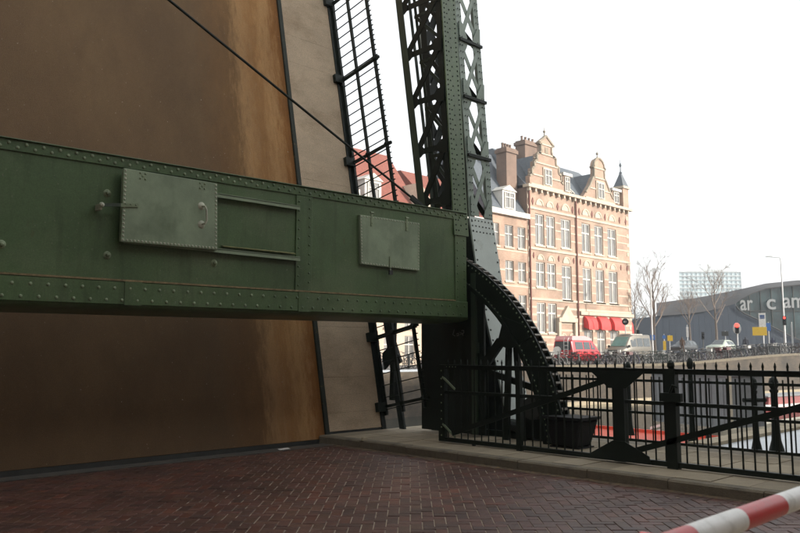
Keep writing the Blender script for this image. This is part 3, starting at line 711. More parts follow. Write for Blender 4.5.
segz = [3.78, 4.6, 7.75, 13]
for i in range(3):
    a, b = segz[i], segz[i + 1]
    for X, w in ((TX0 + .07, .14), (TX1 - .07, .14)):
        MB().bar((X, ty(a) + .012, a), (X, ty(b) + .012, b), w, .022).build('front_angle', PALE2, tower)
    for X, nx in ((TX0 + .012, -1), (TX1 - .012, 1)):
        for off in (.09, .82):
            MB().bar((X, ty(a) + off, a), (X, ty(b) + off, b), .14, .02, (1, 0, 0)).build('side_angle', GREEND if nx < 0 else PALE, tower)  # road-facing side gets the dark green, its shade put into the colour
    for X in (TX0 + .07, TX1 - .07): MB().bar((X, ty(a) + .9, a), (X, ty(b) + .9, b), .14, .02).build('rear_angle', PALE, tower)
z = 3.80; k = 0
while z < 12:
    z1 = z + 1.07
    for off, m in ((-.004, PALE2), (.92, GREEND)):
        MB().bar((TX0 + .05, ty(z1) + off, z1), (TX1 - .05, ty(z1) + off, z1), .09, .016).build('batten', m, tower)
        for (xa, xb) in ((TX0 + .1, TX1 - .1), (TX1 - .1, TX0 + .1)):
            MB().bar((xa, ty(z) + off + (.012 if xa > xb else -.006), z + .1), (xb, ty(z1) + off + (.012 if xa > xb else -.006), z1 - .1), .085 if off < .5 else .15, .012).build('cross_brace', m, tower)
        for zz, sg in ((z, 1), (z1, -1)):
            for X, sx in ((TX0 + .03, 1), (TX1 - .03, -1)):
                y_ = ty(zz) + off - .012
                MB().prism([(X, y_, zz), (X + sx * .22, y_, zz), (X + sx * .2, y_, zz + sg * .10), (X + sx * .08, y_, zz + sg * .32), (X, y_, zz + sg * .34)], (0, .01, 0)).build('gusset_plate', m, tower)
    MB().bar((TX0 + .02, ty(z1) - .03, z1), (TX1 - .0, ty(z1) - .03, z1), .05, .04).build('tie_bar', GREEND, tower)
    for X in (TX0 + .01, TX1 - .01):
        MB().bar((X, ty(z) + .1, z), (X, ty(z1) + .82, z1), .09, .014, (1, 0, 0)).build('side_brace', GREEND, tower)
    zz = z + .06
    while zz < z1:
        for X in (TX0 + .04, TX0 + .10, TX1 - .10, TX1 - .04):
            rv.rivet((X, ty(zz) - .018, zz), (0, -1, .06), .015)
        zz += .13
    z = z1
rv.build('rivets', RIVD, tower, kind='stuff')
MB().prism([(TX0 + .002, ty(.13) + .05, .13), (TX0 + .002, ty(.13) + 1.5, .13), (TX0 + .002, ty(3.75) + .9, 3.75), (TX0 + .002, ty(3.75) + .05, 3.75), (TX0 + .002, ty(2.5) + .05, 2.5), (TX0 + .002, ty(1.53) + .05, 1.53)], (.03, 0, 0)).build('side_plate', GREEND, tower)  # dark green carries the shade of the side towards the road
MB().box(9.92, 10.75, 7.55, 9.4, .10, .22).build('base_plate', GREEND, tower)
# drive machinery behind the gate
mach = thing('drive_housing', (9.95, 7.2, .12), 'dark green drive gearbox at the foot of the gear quadrant', 'machine')
MB().box(9.90, 10.5, 6.95, 7.45, .12, .62).build('gear_case', GREEND, mach, bevel=.03)
MB().tube([(9.70, 7.12, .62), (10.4, 7.12, .62)], .17, 14).build('pinion', STEELD, mach)
MB().tube([(9.9, 7.4, .3), (9.98, 7.7, .32)], .1, 12).build('motor', GREEND, mach)
MB().box(9.95, 10.05, 7.0, 7.06, .62, 1.1).build('switch_pole', PALE, mach)

# ================================================================== GATE / RAILINGS
FX = 8.75; FZ0, FZM, FZT = .17, .87, 1.25
gate = thing('swing_gate', (FX, 5.5, .12), 'dark green truss swing gate with diagonal braces folded along the pavement', 'gate')
Y0, Y1 = 8.08, 1.6
MB().box(FX - .03, FX + .03, Y1, Y0, FZT - .035, FZT + .02).box(FX - .045, FX + .045, Y1, Y0, FZT + .021, FZT + .029).build('top_rail', GREEND, gate)
MB().box(FX - .025, FX + .025, Y1, Y0, FZM - .022, FZM + .022).build('middle_rail', GREEND, gate)
MB().box(FX - .03, FX + .03, Y1, Y0, FZ0 - .03, FZ0 + .03).build('bottom_rail', GREEND, gate)
pm = MB().tube([(0, 0, FZ0), (0, 0, FZT + .06)], .0105, 6).tube([(0, 0, FZT + .058), (0, 0, FZT + .075), (0, 0, FZT + .115)], [.014, .014, .003], 6)
pme = pm.mesh('baluster', GREEND)
y = Y0 - .14
while y > Y1:
    link('baluster', pme, gate, loc=(0, y - 5.5, -.12)); y -= .128
MB().box(FX - .035, FX + .035, Y0 - .09, Y0 + .03, FZ0 - .03, FZT + .03).build('end_stile', GREEND, gate)
rv = MB()
for k in range(9): rv.rivet((FX - .036, Y0 - .03, FZ0 + .06 + k * .12), (-1, 0, 0), .012)
for k in range(4): rv.rivet((FX - .036, Y0 - .14 - k * .06, FZT + .0), (-1, 0, 0), .01)
rv.build('rivets', GREENR, gate, kind='stuff')
for z in (.22, .92): MB().bar((FX - .03, Y0 - .05, z + .18), (FX - .03, Y0 - .3, z), .03, .012, (-1, 0, 0)).build('corner_brace', GREENH, gate)
yg = onX(620, 400, FX).y
MB().box(FX - .05, FX + .05, yg - .08, yg + .08, FZ0 - .03, FZT).build('centre_stile', GREEND, gate)
MB().prism([(FX - .065, yg + .38, FZT - .01), (FX - .065, yg - .38, FZT - .01), (FX - .065, yg - .12, FZT - .22), (FX - .065, yg + .12, FZT - .22)], (.012, 0, 0)).build('gusset_plate', GREEND, gate)
MB().prism([(FX - .065, yg + .42, FZ0 - .02), (FX - .065, yg - .42, FZ0 - .02), (FX - .065, yg - .40, FZ0 + .07), (FX - .065, yg - .08, FZ0 + .22), (FX - .065, yg + .08, FZ0 + .22), (FX - .065, yg + .42, FZ0 + .03)], (.012, 0, 0)).build('gusset_plate', GREEND, gate)
MB().bar((FX - .04, Y0 - .25, .27), (FX - .04, yg + .15, FZT - .12), .07, .02, (1, 0, 0)).build('diagonal_brace', GREEND, gate)
MB().bar((FX - .04, yg - .15, .27), (FX - .04, Y1 + .3, FZT + .0), .07, .02, (1, 0, 0)).build('diagonal_brace', GREEND, gate)
for px, w in ((474, .02), (520, .036)):
    y = onX(px, 450, FX).y; MB().box(FX - w, FX + w, y - w, y + w, .118, FZT if w > .03 else FZ0).build('post', GREEND, gate)
yl = onX(672, 400, FX).y
MB().box(FX - .05, FX + .05, yl - .065, yl + .065, .118, FZT + .03).lathe([(.03, 0), (.045, .03), (.04, .07), (.015, .1)], (FX, yl, FZT + .03), 10).build('latch_post', GREEND, gate)
MB().box(FX - .11, FX - .051, yl - .16, yl + .10, FZM + .03, FZM + .13).tube([(FX - .09, yl - .02, FZM + .13), (FX - .09, yl - .06, FZM + .22), (FX - .09, yl - .12, FZM + .2)], .018, 6).build('latch', GREEND, gate)
# second railing on the outer edge of the pavement
SX = 10.45
rail = thing('quay_railing', (SX, 3.5, .12), 'thin dark railing standing behind the swing gate on the outer pavement edge', 'railing')
for z in (1.06, .60, .2): MB().box(SX - .02, SX + .02, 1.0, 7.3, z - .018, z + .018).build('rail', GREEND, rail)
p2 = MB().tube([(0, 0, .19), (0, 0, 1.12)], .0105, 5).mesh('baluster', GREEND)
y = 1.1
while y < 7.25: link('baluster', p2, rail, loc=(0, y - 3.5, -.12)); y += .12
for y in (1.02, 3.1, 5.2, 7.28): MB().box(SX - .03, SX + .03, y - .03, y + .03, .11, 1.14).lathe([(.02, 0), (.04, .03), (.03, .07), (.01, .09)], (SX, y, 1.14), 8).build('post', GREEND, rail)
# dark bin and cast-iron bollards
p = onZ(563, 449, .125)
binn = thing('waste_bin', (9.55, 6.38, .12), 'squat black tapered bin standing behind the gate', 'bin')
MB().prism([(9.42, 6.12, .125), (9.82, 6.12, .125), (9.82, 6.60, .125), (9.42, 6.60, .125)], (0, 0, .02)).build('foot', BLACK, binn)
mb = MB(); mb.v = [Vector(q) for q in ((9.43, 6.16, .145), (9.80, 6.16, .145), (9.80, 6.58, .145), (9.43, 6.58, .145), (9.38, 6.06, .52), (9.86, 6.06, .52), (9.86, 6.66, .52), (9.38, 6.66, .52))]
mb.f = [(3, 2, 1, 0), (4, 5, 6, 7), (0, 1, 5, 4), (1, 2, 6, 5), (2, 3, 7, 6), (3, 0, 4, 7)]; mb.build('body', BLACK, binn, bevel=.02)
MB().box(9.36, 9.88, 6.04, 6.68, .521, .56).build('rim', BLACK, binn)
for i, (px, py, top, lab) in enumerate(((757, 452, 378, 'slim dark iron mooring post with a short crossarm behind the gate'), (777, 452, 377, 'stout dark iron bollard with flared foot, rightmost behind the gate'), (693, 443, 358, 'tall dark iron bollard with ball top seen in front of the grey cabin'), (630, 435, 362, 'dark iron post with ball top beside the gate centre stile'))):
    g = onZ(px, py, .12); d = proj(g)[2]; h = zat(top, d) - .12
    b = thing('iron_bollard', (g.x, g.y, .12), lab, 'bollard', 'iron bollards on the near quay')
    w = (.04, .055, .042, .042)[i]
    MB().lathe([(w * 1.9, 0), (w * 1.7, .05), (w * 1.15, .16), (w, .3), (w * .85, h * .6), (w * .8, h - .22), (w * 1.05, h - .2), (w * 1.05, h - .17)], (g.x, g.y, .12), 14).build('shaft', GREEND, b, smooth=True)
    MB().lathe([(w * .7, 0), (w * 1.15, .05), (w * 1.2, .10), (w * .9, .15), (w * .2, .18)], (g.x, g.y, .12 + h - .172), 14).build('cap', GREEND, b, smooth=True)
    if i == 0: MB().tube([(g.x - .13, g.y + .1, .12 + h - .3), (g.x + .13, g.y - .1, .12 + h - .3)], .03, 8).build('crossarm', GREEND, b)

# ================================================================== BOOM BARRIER
boom = thing('boom_barrier', (8.35, 1.22, .12), 'red and white striped barrier boom in the lower right corner', 'barrier')
BY, BZ, BR = 1.22, .885, .042
xs_ = [2.335 + .0, 2.515, 2.905, 3.29, 3.68, 4.07, 4.46, 4.85, 5.24, 5.63, 6.02, 6.41, 6.8, 7.19, 7.6]
for i in range(len(xs_) - 1):
    MB().tube([(xs_[i], BY, BZ), (xs_[i + 1], BY, BZ)], BR, 20).build('red_band' if i % 2 == 0 else 'white_band', REDP if i % 2 == 0 else WHITEP, boom, smooth=True)
MB().tube([(2.20, BY, BZ - .02), (2.334, BY, BZ - .02)], .035, 14).build('end_cap', REDP, boom, smooth=True)
MB().tube([(2.26, BY - .05, BZ + .015), (2.26, BY + .03, BZ + .015)], .042, 16).build('end_lamp', REDLENS, boom, smooth=True)
MB().box(7.6, 8.2, BY - .1, BY + .1, BZ - .1, BZ + .1).build('clamp', STEELD, boom)
MB().box(8.2, 8.55, BY - .2, BY + .2, .12, 1.15).build('pedestal', GREYC, boom, bevel=.02)
MB().box(8.56, 9.3, BY - .12, BY + .12, BZ - .15, BZ + .12).build('counterweight', STEELD, boom)
# litter on the road by the deck edge
l = onZ(286, 450.5, .0); lit = MB().prism([(l.x - .11, l.y, .012), (l.x + .1, l.y + .03, .012), (l.x + .1, l.y + .1, .02), (l.x - .1, l.y + .07, .02)], (0, 0, .006)).build('litter', WHITEP)
tag(lit, 'scrap of white litter on the bricks by the deck foot', 'litter')
l = onZ(364, 440, .13); st = MB().rivet((l.x, l.y, .126), (0, 0, 1), .05, .06).build('stone', COPE); tag(st, 'small pale stone lying on the kerb end', 'stone')

# ================================================================== BUILDINGS ACROSS THE CANAL
FY = 43.0
def wall_holes(x0, x1, z0, z1, Y, holes, m, parent, name='wall', depth=.28, xf=None):
    xs = sorted({x0, x1, *[v for h in holes for v in h[:2]]}); zs = sorted({z0, z1, *[v for h in holes for v in h[2:]]})
    mb = MB(xf)
    for a, b in zip(xs, xs[1:]):
        for c, d in zip(zs, zs[1:]):
            mx, mz = (a + b) / 2, (c + d) / 2
            if any(h[0] < mx < h[1] and h[2] < mz < h[3] for h in holes): continue
            mb.add([(a, Y, c), (b, Y, c), (b, Y, d), (a, Y, d)], [(0, 1, 2, 3)])
    for h in holes:
        a, b, c, d = h
        mb.add([(a, Y, c), (b, Y, c), (b, Y, d), (a, Y, d), (a, Y + depth, c), (b, Y + depth, c), (b, Y + depth, d), (a, Y + depth, d)],
               [(0, 4, 5, 1), (1, 5, 6, 2), (2, 6, 7, 3), (3, 7, 4, 0)])
    return mb.build(name, m, parent)
def window(parent, a, b, c, d, Y, cols=2, rows=(.68,), sill=True, xf=None, fw=.07, depth=.2):
    mb = MB(xf); yb, yf = Y + depth, Y + depth - .09
    mb.box(a, a + fw, yf, yb, c, d).box(b - fw, b, yf, yb, c, d).box(a + fw, b - fw, yf, yb, c, c + fw).box(a + fw, b - fw, yf, yb, d - fw, d)
    for k in range(1, cols):
        x = a + (b - a) * k / cols; mb.box(x - fw * .55, x + fw * .55, yf + .004, yb, c + fw, d - fw)
    for r in rows:
        z = c + (d - c) * r; mb.box(a + fw, b - fw, yf - .006, yb, z - fw * .6, z + fw * .6)
    w = mb.build('window', FRAMEW, parent)
    MB(xf).add([(a, yb - .03, c), (b, yb - .03, c), (b, yb - .03, d), (a, yb - .03, d)], [(0, 1, 2, 3)]).build('pane', GLASSD, w)
    if sill: MB(xf).box(a - .08, b + .08, Y - .09, Y + .05, c - .16, c).build('sill', STONEW, w)
    return w
def bands(parent, zl, x0, x1, Y, holes, h=.16, name='stone_band', m=STONEW, out=.025, xf=None):
    for z in zl:
        cuts = sorted([(hh[0], hh[1]) for hh in holes if hh[2] < z + h and hh[3] > z])
        x = x0
        for a, b in cuts + [(x1, x1)]:
            if a - x > .12: MB(xf).box(x, a - .02, Y - out, Y + .05, z, z + h).build(name, m, parent)
            x = max(x, b + .02)
def arch(parent, cx, z, r, Y, m, t=.16):
    mb = MB(); n = 10
    for i in range(n + 1):
        a = math.pi * i / n
        for rr in (r, r - t):
            for yy_ in (Y - .07, Y + .03): mb.v.append(Vector((cx + rr * math.cos(a), yy_, z + rr * math.sin(a))))
    for i in range(n):
        o = 4 * i; mb.f += [(o, o + 2, o + 6, o + 4), (o, o + 4, o + 5, o + 1), (o + 2, o + 3, o + 7, o + 6)]
    mb.build('blind_arch', m, parent)
    MB().prism([(cx + (r - t) * math.cos(math.pi * i / n), Y - .02, z + (r - t) * math.sin(math.pi * i / n)) for i in range(n + 1)], (0, .04, 0)).build('arch_infill', STONEW, parent)
def anchor(parent, x, z, Y, s=.16): MB().prism([(x - s, Y - .06, z), (x, Y - .06, z - 2.3 * s), (x + s, Y - .06, z), (x, Y - .06, z + 2.3 * s)], (0, .07, 0)).build('wall_anchor', ANCH, parent)

big = thing('brick_building', (68, FY, .3), 'large ornate pale orange brick building with stepped gables and red awnings', 'building')
BX0, BX1, BZ1 = 58.55, 77.2, 16.75
C_ = [(59.75, 61.2), (61.55, 63.0)]; CM = (64.0, 65.7); CR = [(67.7, 69.3), (70.1, 71.75), (72.65, 74.45)]
holes = []
wl_ = []
for a, b in C_: wl_ += [(a, b, 11.4, 14.4), (a, b, 7.4, 9.8), (a, b, 3.1, 5.95)]
wl_ += [(*CM, 11.5, 14.4), (*CM, 6.4, 9.75)]
for a, b in CR: wl_ += [(a, b, 11.4, 14.4), (a, b, 6.4, 9.8), (a, b, .8, 3.5)]
wl_ += [(63.6, 64.5, .5, 2.6), (65.0, 65.9, .5, 2.6), (60.2, 61.2, .5, 2.3)]
wall_holes(BX0, BX1, 0, BZ1, FY, wl_, BK_MAIN, big)
for h in wl_: window(big, *h, FY, cols=2, rows=(.66,) if h[3] - h[2] > 2.6 else (.6,), fw=.11)
MB().box(BX0 + .001, BX0 + .2, FY + .001, 58, 0, BZ1).build('wall', BK_B, big, 'brick side wall with its shade put into the brown colour')  # darker brick than the front, the side's shade put into its colour
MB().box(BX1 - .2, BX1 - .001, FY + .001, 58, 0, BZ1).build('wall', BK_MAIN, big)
MB().box(BX0 + .21, BX1 - .21, 57.8, 57.99, 0, BZ1).build('wall', BK_MAIN, big)
MB().box(BX0 + .21, BX1 - .21, FY + .5, FY + .6, 0, BZ1).build('inner_wall', GLASSD, big)
bands(big, [1.2, 1.9, 2.6, 3.3, 4.0, 4.7, 5.4], BX0, BX1, FY, wl_, .2)
bands(big, [7.2, 8.0, 8.8, 12.2, 13.0, 13.8], BX0, BX1, FY, wl_, .13)
bands(big, [6.15, 10.9, 14.75], BX0, BX1, FY, wl_, .22, out=.09)
bands(big, [5.0], 66.9, BX1 + .1, FY, [], .35, 'cornice', STONEW, .25)
MB().box(BX0 - .25, BX1 + .3, FY - .42, FY + .3, BZ1 - .02, BZ1 + .26).build('cornice', STONEW, big)
X = BX0
while X < BX1 - .2: MB().box(X, X + .22, FY - .3, FY, BZ1 - .34, BZ1 - .025).build('corbel', STONEW, big); X += .95
for cx, r in ((60.5, .62), (62.2, .62), (64.85, .72), (68.5, .68), (70.9, .68), (73.6, .68)): arch(big, cx, 15.25, r, FY, STONEW)
for cx, r in ((60.5, .55), (62.2, .55), (64.85, .65), (68.5, .62), (70.9, .62), (73.6, .62)): arch(big, cx, 10.0, r, FY, STONEW, .12)
for cx in (59.4, 63.5, 66.1, 67.3, 69.7, 72.25, 75.2, 76.5): anchor(big, cx, 15.5, FY); anchor(big, cx, 10.35, FY, .13)
for x in (66.6, 58.75): MB().tube([(x, FY - .12, .3), (x, FY - .12, BZ1 - .05)], .08, 8).build('downpipe', ANCH, big)
for z in range(1, 17):
    for x0_, w in ((BX1 - .62, .62), (BX0, .4)): MB().box(x0_, x0_ + w * (1 if z % 2 else .65), FY - .04, FY + .02, z - .3, z + .12).build('quoin', STONEW, big)
# carved doorway
MB().box(62.95, 66.1, FY - .35, FY, 4.2, 4.6).prism([(63.4, FY - .3, 4.6), (65.7, FY - .3, 4.6), (64.55, FY - .3, 5.8)], (0, .3, 0)).build('door_pediment', STONEW, big)
for x in (63.15, 65.95): MB().box(x - .2, x + .2, FY - .28, FY, .3, 4.2).build('door_column', STONEW, big)
for a, b in ((63.6, 64.5), (65.0, 65.9)): arch(big, (a + b) / 2, 2.65, .5, FY, STONEW, .14)
# awnings
def awning(x0, x1, z, d=.95, h=1.25):
    mb = MB(); n = 7; pr = [(FY - .02 - d * math.sin(math.pi / 2 * i / n), z - h + h * math.cos(math.pi / 2 * i / n)) for i in range(n + 1)] + [(FY - .02 - d, z - h - .25)]
    for x in (x0, x1): mb.v += [Vector((x, y, zz)) for y, zz in pr]
    k = len(pr)
    for i in range(k - 1): mb.f.append((i, i + 1, k + i + 1, k + i))
    for o in (0, k):
        c = len(mb.v); mb.v.append(Vector((mb.v[o].x, FY - .02, z - h - .02)))
        for i in range(k - 1): mb.f.append((c, o + i, o + i + 1))
    mb.build('awning', AWN, big, smooth=True)
for a, b in CR: awning(a - .08, b + .08, 4.9, .62, 1.1)
mb = MB(); n = 7; k_ = n + 2
pr = [(BX1 + .02 + .9 * math.sin(math.pi / 2 * i / n), 3.6 + 1.2 * math.cos(math.pi / 2 * i / n)) for i in range(n + 1)] + [(BX1 + .92, 3.3)]
for y in (FY + .3, FY + 2.2): mb.v += [Vector((x, y, z)) for x, z in pr]
for i in range(k_ - 1): mb.f.append((i, i + 1, k_ + i + 1, k_ + i))
c = len(mb.v); mb.v.append(Vector((BX1 + .02, FY + .3, 3.5)))
for i in range(k_ - 1): mb.f.append((c, i, i + 1))
mb.build('awning', AWN, big, 'red awning round the corner')
# roof
RY, RZ = FY + 4.2, 21.3
mb = MB().add([(BX0, FY + .1, BZ1 + .25), (BX1, FY + .1, BZ1 + .25), (BX1, 57.8, BZ1 + .25), (BX0, 57.8, BZ1 + .25), (BX0 + .2, RY, RZ), (BX1 - 3.2, RY, RZ), (BX1 - 3.2, 54, RZ), (BX0 + .2, 54, RZ)],
              [(0, 1, 5, 4), (1, 2, 6, 5), (2, 3, 7, 6), (3, 0, 4, 7), (4, 5, 6, 7)])
roof = mb.build('roof', SLATE, big)
def stepgable(xs_z, Y, m, name='gable', th=.5):
    mb = MB()
    for x0, x1, z0, z1 in xs_z: mb.box(x0, x1, Y - .05, Y + th, z0, z1)
    return mb.build(name, m, big)
def gable(poly, Y, th, m): return MB().prism([(x, Y - .06, z) for x, z in poly], (0, th, 0)).build('gable', m, big)
zb = BZ1 + .25
g1 = [(58.95, zb), (64.55, zb), (64.55, 17.9), (64.15, 18.05), (64.15, 18.7), (63.75, 18.85), (63.75, 19.45), (63.3, 19.6), (63.3, 20.25), (62.75, 20.4), (62.6, 20.7), (62.6, 21.3), (63.0, 21.42), (61.75, 22.25), (60.5, 21.42), (60.9, 21.3), (60.9, 20.7), (60.75, 20.4), (60.2, 20.25), (60.2, 19.6), (59.75, 19.45), (59.75, 18.85), (59.35, 18.7), (59.35, 18.05), (58.95, 17.9)]
gb = gable(g1, FY, .5, BK_MAIN)
def gtrim(poly, Y, parent):
    for (a, b) in zip(poly[2:], poly[3:]):
        MB().bar((a[0], Y - .02, a[1]), (b[0], Y - .02, b[1]), .2, .24).build('coping_stone', STONEG, parent)
gtrim(g1, FY, gb)
MB().box(61.05, 62.45, FY - .16, FY - .062, 17.25, 19.05).build('window_surround', STONEW, gb)
w = window(gb, 61.2, 62.3, 17.35, 18.9, FY - .38, cols=2, rows=(.6,), sill=False)
def finial(x, y, z, h, parent, m=STONEW): MB().lathe([(.16, 0), (.2, .1), (.07, .2), (.05, h * .45), (.15, h * .55), (.13, h * .65), (.03, h * .75), (.02, h)], (x, y, z), 8).build('finial', m, parent)
finial(61.75, FY + .15, 22.15, 1.0, gb, STONEG)
for z, a_, b_ in ((17.1, 59.1, 64.4), (18.05, 59.5, 61.0), (18.05, 62.5, 64.0), (19.3, 59.9, 63.6), (20.3, 60.4, 63.1), (21.25, 60.8, 62.7)): MB().box(a_, b_, FY - .14, FY - .058, z, z + .13).build('stone_band', STONEW, gb)
MB().box(61.5, 62.0, FY - .1, FY - .06, 20.5, 21.1).build('niche', STONEG, gb)
for x, z in ((59.15, 17.9), (64.35, 17.9), (60.0, 19.45), (63.5, 19.45)): finial(x, FY + .15, z, .6, gb, STONEG)
g2 = [(67.9, zb), (74.6, zb), (73.9, 17.7), (73.2, 18.5), (72.6, 19.4), (72.3, 19.6), (72.25, 20.5), (72.5, 20.7)] + [(71.3 + 1.0 * math.cos(math.pi * i / 8), 20.75 + .95 * math.sin(math.pi * i / 8)) for i in range(9)] + [(70.1, 20.7), (70.35, 20.5), (70.3, 19.6), (70.0, 19.4), (69.4, 18.5), (68.6, 17.7)]
g2o = gable(g2, FY, .5, BK_MAIN); gtrim(g2, FY, g2o)
MB().box(70.5, 72.1, FY - .16, FY - .062, 17.2, 19.2).build('window_surround', STONEW, g2o)
window(g2o, 70.7, 71.9, 17.35, 19.0, FY - .38, cols=2, rows=(.6,), sill=False); finial(71.3, FY + .15, 21.65, 1.0, g2o, STONEG)
for z, a_, b_ in ((17.1, 68.5, 74.1), (18.2, 69.3, 70.4), (18.2, 72.2, 73.3), (19.45, 70.2, 72.4), (20.5, 70.4, 72.2)): MB().box(a_, b_, FY - .14, FY - .058, z, z + .13).build('stone_band', STONEW, g2o)
# cross roofs behind gables
for xa, xb, zz, m_ in ((59.6, 63.9, 20.6, SLATE), (69.2, 73.4, 20.2, SLATE)):
    xm = (xa + xb) / 2; MB().add([(xa, FY + .45, zb), (xb, FY + .45, zb), (xm, FY + .45, zz), (xa, FY + 6, zb), (xb, FY + 6, zb), (xm, FY + 6, zz)], [(0, 2, 5, 3), (1, 4, 5, 2), (0, 1, 2)]).build('cross_roof', m_, roof)
# chimneys, turret, dormers
def chimney(parent, x0, x1, y0, y1, z0, z1, m=BK_B):
    c = MB().box(x0, x1, y0, y1, z0, z1).box(x0 - .12, x1 + .12, y0 - .12, y1 + .12, z1 - .5, z1 - .15).build('chimney', m, parent)
    for k in range(4):
        x = x0 + (x1 - x0) * (k + .5) / 4; MB().lathe([(.13, 0), (.11, .3), (.14, .5)], (x, (y0 + y1) / 2, z1), 8).build('chimney_pot', BK_B, c)
chimney(roof, 61.9, 64.3, FY + 2.6, FY + 3.8, 18.5, 22.5)
MB().box(76.0, 77.15, FY - .1, FY + 1.0, zb, 19.2).build('corner_turret', BK_MAIN, big)
MB().box(75.85, 77.3, FY - .25, FY + 1.15, 19.2, 19.45).build('turret_cornice', STONEW, big)
MB().add([(75.95, FY - .15, 19.45), (77.2, FY - .15, 19.45), (77.2, FY + 1.05, 19.45), (75.95, FY + 1.05, 19.45), (76.57, FY + .45, 21.3)], [(0, 1, 4), (1, 2, 4), (2, 3, 4), (3, 0, 4)]).build('turret_roof', SLATE, big)
finial(76.57, FY + .45, 21.0, 1.6, big, SLATE)
for x0, x1, z0, z1 in ((74.2, 75.7, 17.3, 18.7), (64.9, 66.1, 17.2, 18.9)):
    d_ = MB().box(x0, x1, FY + .2, FY + 3, z0, z1).build('dormer', BK_MAIN, roof); MB().box(x0 - .2, x1 + .2, FY + .0, FY + 3, z1, z1 + .28).build('dormer_roof', FRAMEW, roof)
    window(roof, x0 + .2, x1 - .2, z0 + .1, z1 - .1, FY - .03, sill=False)
for x in (66.5, 67.0): MB().bar((x, FY + .3, zb + .35), (x - .6, FY + 3.7, RZ - .2), .14, .1).build('roof_ridge', FRAMEW, roof)
for x in (64.6, 66.9, 67.6): finial(x, RY + .2, RZ, 1.0, roof, SLATE)

def terrace(name, label, x0, x1, ztop, m, wins, roofm, roofz, Y=FY, depth=10, xf=None, dormer=None, band=True, loc=None, cornice=.35):
    h = thing(name, loc or (x0 / 2 + x1 / 2, Y, .3), label, 'house')
    wall_holes(x0, x1, 0, ztop, Y, wins, m, h, xf=xf)
    for w_ in wins: window(h, *w_, Y, cols=2, rows=(.6,), xf=xf)
    MB(xf).box(x0 + .001, x0 + .2, Y + .001, Y + depth, 0, ztop).box(x1 - .2, x1 - .001, Y + .001, Y + depth, 0, ztop).box(x0 + .2, x1 - .2, Y + depth - .2, Y + depth - .001, 0, ztop).build('side_wall', m, h)
    MB(xf).box(x0 + .21, x1 - .21, Y + .5, Y + .6, 0, ztop).build('inner_wall', GLASSD, h)
    MB(xf).box(x0 - .02, x1 + .02, Y - cornice, Y + .2, ztop - .12, ztop + .35).build('cornice', FRAMEW, h)
    if band: bands(h, [z for z in (1.5, 3.6, 5.2, 7.2, 8.6, 10.4, 11.7) if z < ztop - .6], x0, x1, Y, wins, .14, xf=xf)
    r = MB(xf).add([(x0, Y + .05, ztop + .34), (x1, Y + .05, ztop + .34), (x1, Y + depth, ztop + .34), (x0, Y + depth, ztop + .34), (x0 + .01, Y + depth * .42, roofz), (x1 - .01, Y + depth * .42, roofz), (x1 - .01, Y + depth * .58, roofz), (x0 + .01, Y + depth * .58, roofz)],
                   [(0, 1, 5, 4), (1, 2, 6, 5), (2, 3, 7, 6), (3, 0, 4, 7), (4, 5, 6, 7)]).build('roof', roofm, h)
    if dormer:
        a, b, c, d = dormer; MB(xf).box(a, b, Y + .12, Y + 3, c, d).build('dormer', FRAMEW, r); window(r, a + .25, b - .25, c + .15, d - .15, Y - .1, sill=False, xf=xf)
        MB(xf).prism([(a - .15, Y + .0, d), (b + .15, Y + .0, d), ((a + b) / 2, Y + .0, d + .55)], (0, 3, 0)).build('dormer_gable', FRAMEW, r)
    return h, r
def winrows(cols_, rows_): return [(a, b, c, d) for a, b in cols_ for c, d in rows_]
hA, rA = terrace('canal_house', 'narrow salmon brick house with white cornice left of the ornate building', 52.7, 58.5, 13.75, BK_A,
                 winrows(((53.2, 54.3), (55.1, 56.35), (57.0, 58.2)), ((10.8, 12.8), (7.7, 9.55), (4.6, 6.5), (.9, 3.2))), SLATE, 20.6, dormer=(55.0, 56.9, 14.2, 16.0))
chimney(rA, 56.8, 58.35, FY + 1.0, FY + 2.2, 15.5, 20.5)
hC, rC = terrace('canal_house', 'cream house mostly hidden behind the bridge tower', 46.0, 52.65, 12.6, BK_C, winrows(((46.7, 47.8), (48.7, 49.8), (50.7, 51.8)), ((9.9, 11.8), (6.9, 8.9), (3.9, 5.9), (.9, 3.0))), REDTILE, 17.0)
hB, rB = terrace('canal_house', 'house with a steep red tiled roof seen between the deck railing and the lattice arm', 37.5, 44.6, 12.0, BK_C, winrows(((38.2, 39.3), (40.2, 41.3), (42.4, 43.5)), ((9.0, 11.0), (6.0, 8.0), (3.2, 5.0), (.9, 2.6))), REDTILE, 18.0, dormer=(38.3, 40.0, 12.6, 14.4))
MB().prism([(43.9, FY - .02, 12.2), (45.9, FY - .02, 12.2), (45.9, FY - .02, 13.2), (44.2, FY - .02, 15.0)], (0, 6, 0)).build('side_gable', BK_C, hB)
hD, rD = terrace('canal_house', 'brown brick house furthest left, glimpsed under the girder', 27.0, 37.4, 13.0, BK_B, winrows(((28, 29.2), (31, 32.2), (34, 35.2)), ((9.5, 11.6), (6.2, 8.4), (3.2, 5.2), (.9, 2.6))), SLATE, 17.5)
